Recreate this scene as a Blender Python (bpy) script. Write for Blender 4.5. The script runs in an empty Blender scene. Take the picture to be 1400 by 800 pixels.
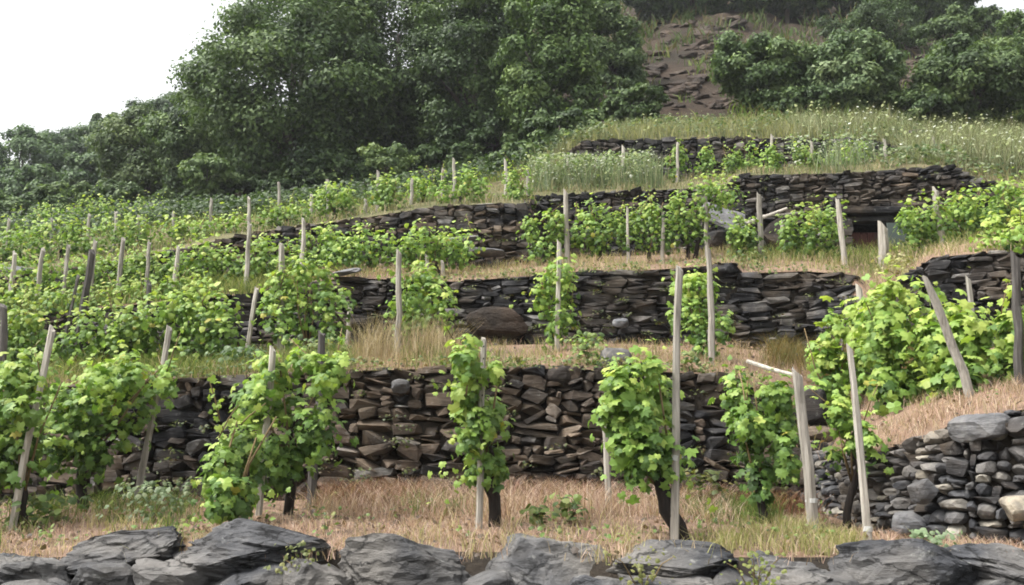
import bpy, bmesh, math, random
import numpy as np
from mathutils import Vector, Matrix, noise
R = math.radians
random.seed(7); rng = np.random.default_rng(11)
sc = bpy.context.scene
C = sc.collection

# ------------------------------------------------------------------ camera, sky, sun, exposure
FPX, PITCH, CZ = 1300.0, R(9.0), 1.6            # focal length in photo pixels (1400 wide), tilt, eye height
cam = bpy.data.cameras.new('camera'); cam.sensor_width = 36.0
cam.lens = FPX / 1400.0 * 36.0; cam.clip_end = 2000; cam.clip_start = 0.05
co = bpy.data.objects.new('camera', cam); C.objects.link(co)
co.location = (0, 0, CZ); co.rotation_euler = (R(90) + PITCH, 0, 0)
sc.camera = co

SUN_EL, SUN_AZ = R(58), R(-108)                   # azimuth from +Y towards +X
w = bpy.data.worlds.new('World'); sc.world = w; w.use_nodes = True
nt = w.node_tree; nt.nodes.clear()
sky = nt.nodes.new('ShaderNodeTexSky'); sky.sky_type = 'NISHITA'; sky.sun_disc = False
sky.sun_elevation = SUN_EL; sky.sun_rotation = SUN_AZ
sky.air_density = 1.5; sky.dust_density = 7.0; sky.ozone_density = 1.0
hs = nt.nodes.new('ShaderNodeHueSaturation'); hs.inputs['Saturation'].default_value = 0.12
bg = nt.nodes.new('ShaderNodeBackground'); bg.inputs['Strength'].default_value = 0.15
wo = nt.nodes.new('ShaderNodeOutputWorld')
nt.links.new(sky.outputs[0], hs.inputs['Color']); nt.links.new(hs.outputs[0], bg.inputs[0]); nt.links.new(bg.outputs[0], wo.inputs[0])
sl = bpy.data.lights.new('sun', 'SUN'); sl.energy = 1.5; sl.angle = R(18); sl.color = (1.0, .96, .9)
so = bpy.data.objects.new('sun', sl); C.objects.link(so)
sd = Vector((math.sin(SUN_AZ) * math.cos(SUN_EL), math.cos(SUN_AZ) * math.cos(SUN_EL), math.sin(SUN_EL)))
so.rotation_euler = sd.to_track_quat('Z', 'Y').to_euler(); so.location = (-30, 0, 60)
vs = sc.view_settings; vs.view_transform = 'Standard'; vs.look = 'None'; vs.gamma = 1.0; vs.use_curve_mapping = False
vs.exposure = 1.35
sc.cycles.use_denoising = True; sc.cycles.max_bounces = 6; sc.cycles.transparent_max_bounces = 6
sc.cycles.volume_bounces = 0; sc.cycles.filter_width = 1.8

# ------------------------------------------------------------------ pixel -> place
cp, sp = math.cos(PITCH), math.sin(PITCH)
def pt(px, py, Y):
    px, py, Y = np.broadcast_arrays(np.asarray(px, float), np.asarray(py, float), np.asarray(Y, float))
    u = (px - 700) / FPX; v = (400 - py) / FPX
    t = Y / (cp - v * sp)
    return np.stack([t * u, Y, CZ + t * (sp + v * cp)], -1)
def m_per_px(Y): return Y / cp / FPX

# terrace lines: (px, py, Y) along each wall foot / wall crown, read off the photograph
LN = {
 'w1b': [(-400, 1000, 5.0), (1800, 1000, 5.0)],
 'w1t': [(-400, 768, 5.5), (0, 765, 5.5), (300, 752, 5.5), (700, 755, 5.5), (1000, 762, 5.5), (1200, 762, 5.5), (1800, 770, 5.5)],
 'w2b': [(-400, 705, 9.0), (0, 692, 9.0), (200, 682, 9.0), (330, 685, 9.0), (620, 678, 9.0), (850, 682, 9.0), (1000, 688, 9.0), (1090, 694, 9.0),
         (1130, 704, 8.5), (1200, 728, 7.2), (1300, 745, 6.4), (1400, 748, 6.15), (1800, 755, 5.9)],
 'w2t': [(-400, 545, 9.3), (0, 535, 9.3), (200, 520, 9.3), (330, 515, 9.3), (470, 508, 9.3), (620, 503, 9.3), (850, 506, 9.3), (1000, 513, 9.3),
         (1080, 560, 9.3), (1130, 630, 8.75), (1200, 618, 7.5), (1260, 598, 6.95), (1300, 582, 6.7), (1340, 570, 6.5), (1400, 560, 6.4), (1800, 540, 6.2)],
 'w3b': [(-400, 530, 12.5), (0, 505, 12.5), (200, 490, 12.5), (330, 482, 12.5), (470, 478, 12.5), (620, 472, 12.5), (850, 470, 12.5), (1000, 475, 12.5),
         (1090, 485, 12.4), (1170, 492, 11.8), (1250, 480, 11.2), (1400, 470, 10.8), (1800, 465, 10.4)],
 'w3t': [(-400, 455, 12.8), (0, 435, 12.8), (200, 415, 12.8), (330, 403, 12.8), (440, 384, 12.8), (470, 380, 12.8), (620, 385, 12.8), (725, 378, 12.8), (780, 372, 12.8),
         (850, 372, 12.8), (965, 364, 12.8), (1008, 360, 12.8), (1016, 374, 12.8), (1100, 371, 12.8), (1160, 375, 12.6), (1190, 402, 12.2), (1228, 385, 11.9), (1275, 352, 11.6),
         (1370, 344, 11.2), (1400, 344, 11.1), (1800, 330, 10.8)],
 'w4b': [(-400, 445, 15.2), (0, 418, 15.2), (200, 398, 15.2), (330, 383, 15.2), (470, 366, 15.2), (620, 368, 15.2), (720, 362, 15.2), (728, 353, 16.9), (850, 350, 16.9), (1000, 345, 16.7),
         (1150, 350, 16.4), (1250, 338, 16.2), (1340, 318, 16.2), (1400, 310, 16.2), (1800, 290, 16.0)],
 'w4t': [(-400, 405, 15.5), (0, 380, 15.5), (200, 350, 15.5), (350, 318, 15.5), (470, 302, 15.5), (600, 282, 15.5), (700, 278, 15.5), (720, 286, 15.5), (728, 269, 17.2),
         (850, 262, 17.2), (990, 256, 17.1), (1006, 240, 17.0), (1150, 237, 16.7), (1300, 228, 16.5), (1340, 246, 16.5), (1400, 258, 16.6), (1800, 235, 16.4)],
 'w5b': [(-400, 385, 20.5), (0, 350, 20.5), (200, 326, 20.5), (350, 306, 20.5), (470, 290, 20.5), (620, 268, 20.5), (725, 255, 20.5), (850, 250, 20.8), (1000, 240, 20.8),
         (1150, 225, 20.6), (1230, 216, 20.4), (1300, 214, 20.2), (1400, 222, 20.0), (1800, 200, 20.0)],
 'w5t': [(-400, 376, 20.9), (0, 341, 20.9), (200, 318, 20.9), (350, 299, 20.9), (470, 283, 20.9), (620, 262, 20.9), (725, 240, 20.9), (772, 212, 21.1), (800, 193, 21.1), (1000, 189, 21.1),
         (1195, 192, 20.9), (1235, 204, 20.7), (1300, 209, 20.5), (1400, 214, 20.4), (1800, 192, 20.3)],
 'mead': [(-400, 345, 26), (0, 312, 26), (200, 298, 26), (350, 288, 26), (470, 276, 26), (620, 252, 26), (725, 215, 26), (800, 184, 26), (1000, 170, 26), (1200, 176, 26), (1300, 188, 26), (1400, 194, 26), (1800, 165, 26)],
 'h1': [(-400, 322, 40), (0, 292, 40), (200, 268, 40), (400, 225, 40), (600, 165, 40), (800, 95, 40), (900, 75, 40), (1000, 70, 40), (1200, 75, 40), (1300, 85, 40), (1400, 100, 40), (1800, 110, 40)],
 'h2': [(-400, 310, 62), (0, 275, 62), (200, 235, 62), (400, 160, 62), (600, 80, 62), (800, 12, 62), (900, -8, 62), (1000, -15, 62), (1200, -5, 62), (1300, 15, 62), (1400, 40, 62), (1800, 80, 62)],
}
LNA = {k: np.array(v, float) for k, v in LN.items()}
def line(k, px):
    a = LNA[k]; px = np.asarray(px, float)
    return pt(px, np.interp(px, a[:, 0], a[:, 1]), np.interp(px, a[:, 0], a[:, 2]))
def und(x, y):
    return (np.sin(x * 2.1 + 1.3 * np.sin(y * 1.7)) + .6 * np.sin(x * 4.7 + y * 3.1) + .4 * np.sin(x * 9.1 - y * 7.3 + 1.0)) * .5
TER = {1: ('w1t', 'w2b'), 2: ('w2t', 'w3b'), 3: ('w3t', 'w4b'), 4: ('w4t', 'w5b'), 5: ('w5t', 'mead'), 6: ('mead', 'h1'), 7: ('h1', 'h2')}
AMP = {1: .05, 2: .06, 3: .07, 4: .08, 5: .12, 6: .35, 7: .6}
def terr(k, px, t):
    a, b = TER[k]; px = np.asarray(px, float); t = np.asarray(t, float)
    p = line(a, px) * (1 - t)[..., None] + line(b, px) * t[..., None]
    s = 1.0 if k < 6 else .35
    p[..., 2] += AMP[k] * und(p[..., 0] * s, p[..., 1] * s) * np.clip(4 * t * (1 - t), 0, 1)
    return p
def terr1(k, px, t): return Vector(terr(k, np.array([px]), np.array([t]))[0])

# ------------------------------------------------------------------ helpers
ORD = 'first second third fourth fifth sixth seventh eighth ninth tenth eleventh twelfth thirteenth fourteenth fifteenth sixteenth seventeenth eighteenth nineteenth twentieth'.split()
def link(o, parent=None):
    C.objects.link(o)
    if parent is not None: o.parent = parent
    return o
def tag(o, label=None, cat=None, group=None, kind=None):
    if label: o['label'] = label
    if cat: o['category'] = cat
    if group: o['group'] = group
    if kind: o['kind'] = kind
    return o
def empty(name, loc):
    o = bpy.data.objects.new(name, None); o.empty_display_size = .1; o.location = loc; return link(o)
def mesh_tri(name, V, T, mat, col=None, smooth=False):
    V = np.ascontiguousarray(V, dtype=np.float32); T = np.ascontiguousarray(T, dtype=np.int32)
    me = bpy.data.meshes.new(name); me.vertices.add(len(V)); me.vertices.foreach_set('co', V.ravel())
    me.loops.add(T.size); me.loops.foreach_set('vertex_index', T.ravel())
    me.polygons.add(len(T)); me.polygons.foreach_set('loop_start', np.arange(0, T.size, 3, dtype=np.int32))
    me.polygons.foreach_set('loop_total', np.full(len(T), 3, dtype=np.int32))
    me.polygons.foreach_set('use_smooth', np.full(len(T), smooth))
    if col is not None:
        a = me.color_attributes.new('Col', 'FLOAT_COLOR', 'POINT')
        cc = np.ones((len(V), 4), np.float32); cc[:, :3] = col; a.data.foreach_set('color', cc.ravel())
    me.materials.append(mat); me.update(calc_edges=True); return me
def obj(name, me, parent=None, loc=None):
    o = bpy.data.objects.new(name, me)
    if loc is not None: o.location = loc
    return link(o, parent)
def grid_tris(nr, nc):
    i = np.arange(nr - 1)[:, None] * nc + np.arange(nc - 1)[None, :]
    i = i.ravel(); return np.concatenate([np.stack([i, i + 1, i + nc + 1], 1), np.stack([i, i + nc + 1, i + nc], 1)])
def tube(path, rad, sides=8, jitter=0.0, cap=True, rs=None):
    rs = rs or random
    path = [Vector(p) for p in path]; n = len(path); V = []; T = []
    for i, p in enumerate(path):
        d = (path[min(i + 1, n - 1)] - path[max(i - 1, 0)]).normalized()
        a = d.cross(Vector((0, 1, 0) if abs(d.y) < .9 else (1, 0, 0))).normalized(); b = d.cross(a)
        for k in range(sides):
            an = 2 * math.pi * k / sides; r = rad[i] * (1 + jitter * (rs.random() - .5) * 2)
            V.append(p + a * (math.cos(an) * r) + b * (math.sin(an) * r))
    for i in range(n - 1):
        for k in range(sides):
            q = i * sides; k2 = (k + 1) % sides
            T += [(q + k, q + sides + k, q + sides + k2), (q + k, q + sides + k2, q + k2)]
    if cap:
        V.append(path[-1] + (path[-1] - path[-2]).normalized() * rad[-1] * .3); c = len(V) - 1; q = (n - 1) * sides
        T += [(q + k, c, q + (k + 1) % sides) for k in range(sides)]
        V.append(path[0]); c = len(V) - 1
        T += [((k + 1) % sides, c, k) for k in range(sides)]
    return np.array([tuple(v) for v in V]), np.array(T)
def join(parts):
    Vs, Ts, o = [], [], 0
    for V, T in parts:
        Vs.append(V); Ts.append(T + o); o += len(V)
    return np.concatenate(Vs), np.concatenate(Ts)

# ------------------------------------------------------------------ materials
def mat(name, rough=.9):
    m = bpy.data.materials.new(name); m.use_nodes = True; n = m.node_tree.nodes; b = n['Principled BSDF']
    b.inputs['Roughness'].default_value = rough; b.inputs['Specular IOR Level'].default_value = .25
    return m, n, m.node_tree.links, b
def nd(n, t, **kw):
    x = n.new(t)
    for k, v in kw.items():
        if k in x.inputs: x.inputs[k].default_value = v
        else: setattr(x, k, v)
    return x
def ramp(n, stops, interp='LINEAR'):
    r = n.new('ShaderNodeValToRGB'); e = r.color_ramp.elements; r.color_ramp.interpolation = interp
    while len(e) < len(stops): e.new(.5)
    for i, (p, c) in enumerate(stops): e[i].position = p; e[i].color = (*c, 1)
    return r
def mixc(n, l, fac, a, b, mode='MIX'):
    x = n.new('ShaderNodeMix'); x.data_type = 'RGBA'; x.blend_type = mode
    for s, v in ((0, fac), (6, a), (7, b)):
        if hasattr(v, 'links'): l.new(v, x.inputs[s])
        else: x.inputs[s].default_value = v if s == 0 else (*v, 1)
    return x.outputs[2]
def bump(n, l, b, h, strength, dist):
    x = nd(n, 'ShaderNodeBump', Strength=strength, Distance=dist); l.new(h, x.inputs['Height']); l.new(x.outputs[0], b.inputs['Normal'])

def stone_mat(name, stops, layer=18, tint=(.16, .12, .08), tint_amt=.35, bumpd=.03, lich=.5, crack=False):
    m, n, l, b = mat(name, .78)
    oi = n.new('ShaderNodeObjectInfo'); ge = n.new('ShaderNodeNewGeometry')
    ad = nd(n, 'ShaderNodeMath', operation='ADD'); l.new(oi.outputs['Random'], ad.inputs[0]); l.new(ge.outputs['Random Per Island'], ad.inputs[1])
    fr = nd(n, 'ShaderNodeMath', operation='FRACT'); l.new(ad.outputs[0], fr.inputs[0])
    rp = ramp(n, stops); l.new(fr.outputs[0], rp.inputs[0])
    geo = ge.outputs['Position']
    n1 = nd(n, 'ShaderNodeTexNoise', Scale=7.0, Detail=8.0, Roughness=.65); l.new(geo, n1.inputs['Vector'])
    r1 = ramp(n, [(.3, (.35, .35, .35)), (.52, (.9, .9, .9)), (.72, (1.7, 1.65, 1.55))]); l.new(n1.outputs[0], r1.inputs[0])
    c = mixc(n, l, 1.0, rp.outputs[0], r1.outputs[0], 'MULTIPLY')
    n2 = nd(n, 'ShaderNodeTexNoise', Scale=1.6, Detail=4.0); l.new(geo, n2.inputs['Vector'])
    r2 = ramp(n, [(.45, (0, 0, 0)), (.65, (tint_amt,) * 3)]); l.new(n2.outputs[0], r2.inputs[0])
    c = mixc(n, l, r2.outputs[0], c, tint)
    if crack:
        vo = n.new('ShaderNodeTexVoronoi'); vo.feature = 'DISTANCE_TO_EDGE'; vo.inputs['Scale'].default_value = 3.2; m0 = n.new('ShaderNodeMapping'); m0.inputs['Scale'].default_value = (.8, .8, 2.6); m0.inputs['Rotation'].default_value = (.3, .45, 0)
        wn = mixc(n, l, .12, geo, n1.outputs['Color']); l.new(wn, m0.inputs[0]); l.new(m0.outputs[0], vo.inputs['Vector'])
        rv = ramp(n, [(0, (.15, .15, .15)), (.035, (1, 1, 1))]); l.new(vo.outputs['Distance'], rv.inputs[0]); c = mixc(n, l, 1.0, c, rv.outputs[0], 'MULTIPLY')
    n3 = nd(n, 'ShaderNodeTexNoise', Scale=14.0, Detail=5.0, Roughness=.7); l.new(geo, n3.inputs['Vector'])
    r3 = ramp(n, [(.6, (0, 0, 0)), (.7, (lich,) * 3)]); l.new(n3.outputs[0], r3.inputs[0])
    c = mixc(n, l, r3.outputs[0], c, (.2, .2, .185))
    l.new(c, b.inputs['Base Color'])
    mp = n.new('ShaderNodeMapping'); mp.inputs['Scale'].default_value = (2.2, 2.2, layer); mp.inputs['Rotation'].default_value = (.18, .3, 0); l.new(geo, mp.inputs[0])
    n4 = nd(n, 'ShaderNodeTexNoise', Scale=2.2, Detail=7.0, Roughness=.7); l.new(mp.outputs[0], n4.inputs['Vector'])
    bump(n, l, b, n4.outputs[0], .9, bumpd)
    return m
M_SLATE = stone_mat('dark_slate', [(0, (.01, .01, .012)), (.45, (.021, .0205, .0215)), (.8, (.042, .04, .04)), (.94, (.085, .081, .078)), (1, (.2, .195, .185))])
M_BROWN = stone_mat('brown_schist', [(0, (.01, .0085, .0075)), (.3, (.032, .025, .02)), (.7, (.085, .062, .045)), (.93, (.145, .113, .086)), (1, (.22, .21, .195))], tint_amt=.5)
M_COBBLE = stone_mat('grey_cobble', [(0, (.025, .026, .029)), (.45, (.065, .066, .07)), (.72, (.12, .115, .11)), (.9, (.22, .20, .165)), (1, (.36, .34, .29))], layer=3, tint_amt=.2)
M_BOULD = stone_mat('blue_grey_slate', [(0, (.032, .034, .039)), (.5, (.055, .057, .063)), (1, (.09, .089, .09))], layer=7, tint=(.2, .185, .165), tint_amt=.6, bumpd=.07, lich=.75, crack=True)
M_PALE = stone_mat('pale_slate', [(0, (.085, .088, .094)), (1, (.14, .142, .148))], layer=12, tint_amt=.2)
M_SCREE = stone_mat('brown_outcrop', [(0, (.026, .019, .013)), (.6, (.05, .035, .025)), (1, (.08, .06, .044))], tint=(.07, .045, .03), tint_amt=.5, bumpd=.15, layer=4, lich=.1)

def ground_mat(name, cols, scale=1.0, bd=.04):
    m, n, l, b = mat(name, .95)
    ge = n.new('ShaderNodeNewGeometry')
    n1 = nd(n, 'ShaderNodeTexNoise', Scale=.9 * scale, Detail=6.0, Roughness=.6); l.new(ge.outputs['Position'], n1.inputs['Vector'])
    r = ramp(n, [(.3 + .4 * i / max(1, len(cols) - 1), c) for i, c in enumerate(cols)]); l.new(n1.outputs[0], r.inputs[0])
    n2 = nd(n, 'ShaderNodeTexNoise', Scale=22.0 * scale, Detail=6.0, Roughness=.7); l.new(ge.outputs['Position'], n2.inputs['Vector'])
    r2 = ramp(n, [(.3, (.5, .5, .5)), (.7, (1.35, 1.3, 1.2))]); l.new(n2.outputs[0], r2.inputs[0])
    l.new(mixc(n, l, 1.0, r.outputs[0], r2.outputs[0], 'MULTIPLY'), b.inputs['Base Color'])
    bump(n, l, b, n2.outputs[0], .8, bd)
    return m
M_DRY = ground_mat('dry_terrace_soil', [(.08, .055, .04), (.17, .115, .085), (.24, .165, .12), (.13, .11, .06)])
M_GREENG = ground_mat('grassy_terrace_soil', [(.06, .062, .03), (.10, .10, .045), (.16, .13, .08)])
M_HILL = ground_mat('hillside_soil', [(.022, .019, .011), (.036, .025, .016), (.052, .036, .024), (.026, .023, .013)], .35, .25)
M_CORE = ground_mat('wall_earth', [(.02, .017, .014), (.045, .036, .028)])
M_ROAD = ground_mat('grey_road_gravel', [(.1, .1, .1), (.16, .155, .15)])

def leaf_mat(name, trans=.3, rough=.55, var=.25, spec=.3):
    m, n, l, b = mat(name, rough); b.inputs['Specular IOR Level'].default_value = spec
    a = n.new('ShaderNodeAttribute'); a.attribute_name = 'Col'
    oi = n.new('ShaderNodeObjectInfo')
    mr = nd(n, 'ShaderNodeMapRange'); mr.inputs['To Min'].default_value = 1 - var; mr.inputs['To Max'].default_value = 1 + var; l.new(oi.outputs['Random'], mr.inputs[0])
    cb = n.new('ShaderNodeCombineColor')
    for i in range(3): l.new(mr.outputs[0], cb.inputs[i])
    c = mixc(n, l, 1.0, a.outputs['Color'], cb.outputs[0], 'MULTIPLY')
    l.new(c, b.inputs['Base Color'])
    tr = n.new('ShaderNodeBsdfTranslucent'); l.new(mixc(n, l, 1.0, c, (1.15, 1.25, .6), 'MULTIPLY'), tr.inputs['Color'])
    ms = n.new('ShaderNodeMixShader'); ms.inputs[0].default_value = trans
    l.new(b.outputs[0], ms.inputs[1]); l.new(tr.outputs[0], ms.inputs[2]); l.new(ms.outputs[0], n['Material Output'].inputs['Surface'])
    return m
M_VINE = leaf_mat('vine_leaf', .35, .5, .1)
M_TREE = leaf_mat('tree_leaf', .25, .6, .12)
M_GRASS = leaf_mat('grass_blade', .3, .8, 0, .1)

def wood_mat(name, c0, c1, c2):
    m, n, l, b = mat(name, .85)
    tc = n.new('ShaderNodeTexCoord'); oi = n.new('ShaderNodeObjectInfo')
    mp = n.new('ShaderNodeMapping'); mp.inputs['Scale'].default_value = (30, 30, 2.0); l.new(tc.outputs['Object'], mp.inputs[0]); l.new(oi.outputs['Random'], mp.inputs['Location'])
    n1 = nd(n, 'ShaderNodeTexNoise', Scale=1.5, Detail=6.0, Roughness=.65); l.new(mp.outputs[0], n1.inputs['Vector'])
    r = ramp(n, [(.3, c0), (.52, c1), (.75, c2)]); l.new(n1.outputs[0], r.inputs[0])
    mr = nd(n, 'ShaderNodeMapRange'); mr.inputs['To Min'].default_value = .75; mr.inputs['To Max'].default_value = 1.2; l.new(oi.outputs['Random'], mr.inputs[0])
    cb = n.new('ShaderNodeCombineColor')
    for i in range(3): l.new(mr.outputs[0], cb.inputs[i])
    l.new(mixc(n, l, 1.0, r.outputs[0], cb.outputs[0], 'MULTIPLY'), b.inputs['Base Color'])
    bump(n, l, b, n1.outputs[0], .7, .01)
    return m
M_WOOD = wood_mat('weathered_pale_wood', (.15, .135, .115), (.31, .285, .245), (.43, .405, .36))
M_WDARK = wood_mat('weathered_dark_wood', (.04, .036, .033), (.09, .082, .075), (.15, .14, .13))
M_BARK = wood_mat('vine_bark', (.008, .006, .005), (.02, .015, .012), (.045, .035, .03))
M_TBARK = wood_mat('tree_bark', (.03, .025, .02), (.07, .06, .05), (.12, .105, .09))
M_CANE = wood_mat('vine_cane', (.10, .07, .035), (.17, .12, .06), (.2, .17, .08))
M_DOOR = wood_mat('red_brown_door_wood', (.045, .018, .015), (.085, .035, .028), (.14, .075, .06))
m, n_, l_, b_ = mat('rusty_wire', .6); b_.inputs['Base Color'].default_value = (.12, .1, .09, 1); b_.inputs['Metallic'].default_value = .6; M_WIRE = m
m, n_, l_, b_ = mat('pale_tie', .7); b_.inputs['Base Color'].default_value = (.4, .4, .38, 1); M_TIE = m
m, n_, l_, b_ = mat('grey_green_sheet', .6); b_.inputs['Base Color'].default_value = (.05, .065, .058, 1); M_SHEET = m

# ------------------------------------------------------------------ the setting: ground, road, terraces, hill
def plane(name, x0, x1, y0, y1, z, m):
    V = np.array([(x0, y0, z), (x1, y0, z), (x1, y1, z), (x0, y1, z)]); o = obj(name, mesh_tri(name, V, np.array([(0, 1, 2), (0, 2, 3)]), m)); return tag(o, kind='structure')
plane('ground', -600, 600, -600, 600, -.35, M_GREENG)
plane('road', -40, 40, -3.2, 5.05, 0.0, M_ROAD)
PXG = np.unique(np.concatenate([np.arange(-400, 1801, 12.0), np.arange(1080, 1360, 5.0), np.arange(712, 736, 1.0), np.arange(1150, 1290, 4.0)]))
def strip(name, k, rows, m):
    ts = np.linspace(0, 1, rows); px, tt = np.meshgrid(PXG, ts)
    P = terr(k, px.ravel(), tt.ravel())
    o = obj(name, mesh_tri(name, P, grid_tris(rows, len(PXG)), m, smooth=True)); return tag(o, kind='structure')
strip('terrace_ground', 1, 16, M_DRY); strip('terrace_ground', 2, 16, M_DRY); strip('terrace_ground', 3, 14, M_DRY)
strip('terrace_ground', 4, 14, M_GREENG); strip('meadow_ground', 5, 14, M_GREENG)
strip('hillside', 6, 26, M_HILL); strip('hillside', 7, 26, M_HILL)
for kb, kt, x0, x1, m_ in (('w5b', 'w5t', -400, 776, M_GREENG), ('w5b', 'w5t', 1236, 1800, M_GREENG), ('w3b', 'w3t', 1166, 1202, M_DRY), ('w4b', 'w4t', 1354, 1800, M_GREENG)):
    q = np.arange(x0, x1 + 1, 4.0); rows = [line(kb, q) * (1 - f) + line(kt, q) * f for f in (0, .35, .7, 1)]
    for f, r_ in zip((0, .35, .7, 1), rows): r_[:, 1] += .08 * np.sin(f * 3.1); r_[:, 2] += .03 * und(r_[:, 0] * 2, r_[:, 1]) * (0 < f < 1)
    tag(obj('grass_bank', mesh_tri('grass_bank', np.concatenate(rows), grid_tris(4, len(q)), m_, smooth=True)), kind='structure')
a = line('h2', PXG); b = a.copy(); b[:, 1] += 60; b[:, 0] *= 1.8; b[:, 2] = -.4
tag(obj('hillside', mesh_tri('hill_back', np.concatenate([a, b]), grid_tris(2, len(PXG)), M_HILL, smooth=True)), kind='structure')

# ------------------------------------------------------------------ stones
def rock_mesh(name, seed, sub, m, power=3.2, cuts=7, amp=.06, strata=0.0, freq=1.6, smooth=False, cutr=(.62, .95)):
    rs = random.Random(seed); bm = bmesh.new(); bmesh.ops.create_icosphere(bm, subdivisions=sub, radius=1)
    off = Vector((rs.random() * 50, rs.random() * 50, rs.random() * 50)); pl = []
    for _ in range(cuts):
        d = Vector((rs.gauss(0, 1), rs.gauss(0, 1), rs.gauss(0, 1))).normalized(); pl.append((d, rs.uniform(*cutr)))
    for v in bm.verts:
        c = v.co.normalized(); s = (abs(c.x) ** power + abs(c.y) ** power + abs(c.z) ** power) ** (-1 / power); p = c * s
        for d, q in pl:
            e = p.dot(d)
            if e > q: p -= d * (e - q) * .92
        nn = noise.noise(p * freq + off); p += c * amp * nn * 2
        if amp and sub > 2:
            p += c * amp * .6 * noise.noise(p * freq * 2.7 + off) + c * amp * .3 * noise.noise(p * freq * 6 + off)
        if strata:
            q = Vector((p.x * 1.3, p.y * 1.3, p.z * 5.0 + p.x * 1.6 + p.y)) + off; f = noise.noise(q) + .5 * noise.noise(q * 2.3)
            k = q.z * 1.1 + noise.noise(p * 1.3 + off) * 1.2; k -= math.floor(k)
            p += c * strata * (abs(f) - .25) * .7 + Vector((c.x, c.y, c.z * .3)) * strata * .3 * (k ** 3 - .3)
        v.co = p * .5
    for ax in range(3):
        lo = min(v.co[ax] for v in bm.verts); hi = max(v.co[ax] for v in bm.verts)
        for v in bm.verts: v.co[ax] = (v.co[ax] - lo) / (hi - lo) - .5
    me = bpy.data.meshes.new(name); bm.to_mesh(me); bm.free(); me.materials.append(m)
    me.polygons.foreach_set('use_smooth', [smooth] * len(me.polygons)); return me
def hull_mesh(name, seed, m, n=15, amp=.045):
    rs = random.Random(seed); bm = bmesh.new(); off = Vector((rs.random() * 40, rs.random() * 40, 3))
    for _ in range(n):
        p = Vector((rs.uniform(-1, 1), rs.uniform(-1, 1), rs.uniform(-1, 1))); p /= max(abs(p.x), abs(p.y), abs(p.z)); p *= rs.uniform(.78, 1.0)
        p.x = max(-1, min(1, p.x * 1.12)); p.z = max(-1, min(1, p.z * 1.12)); bm.verts.new(p)
    for sx in (-1, 1):
        for sz in (-1, 1): bm.verts.new((sx * rs.uniform(.5, .95), -rs.uniform(.75, 1), sz * rs.uniform(.5, .95)))
    r = bmesh.ops.convex_hull(bm, input=bm.verts[:]); bmesh.ops.delete(bm, geom=[v for v in bm.verts if not v.link_faces], context='VERTS')
    bmesh.ops.subdivide_edges(bm, edges=bm.edges[:], cuts=1, use_grid_fill=True)
    bmesh.ops.triangulate(bm, faces=bm.faces[:])
    for v in bm.verts:
        p = v.co; p += p.normalized() * amp * 2 * noise.noise(p * 1.7 + off); p.z += amp * .5 * noise.noise(Vector((p.x, p.y, p.z * 5)) + off); v.co = p * .5
    me = bpy.data.meshes.new(name); bm.to_mesh(me); bm.free(); me.materials.append(m); return me
def protos(tag_, m, n, sub, **kw): return [rock_mesh(tag_, 100 + i, sub, m, **kw) for i in range(n)]
P_SL = [hull_mesh('slate_stone', 900 + i, M_SLATE) for i in range(22)]
P_SLF = P_SL
P_BR = [hull_mesh('schist_stone', 950 + i, M_BROWN) for i in range(24)]
P_CO = protos('cobble_stone', M_COBBLE, 16, 2, power=3, cuts=7, amp=.08, cutr=(.6, 1.0))
P_SC = protos('scree_rock', M_SCREE, 8, 3, power=3, cuts=9, amp=.14, strata=.12)
P_PALE = protos('pale_stone', M_PALE, 4, 2, power=3, cuts=6)

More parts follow.
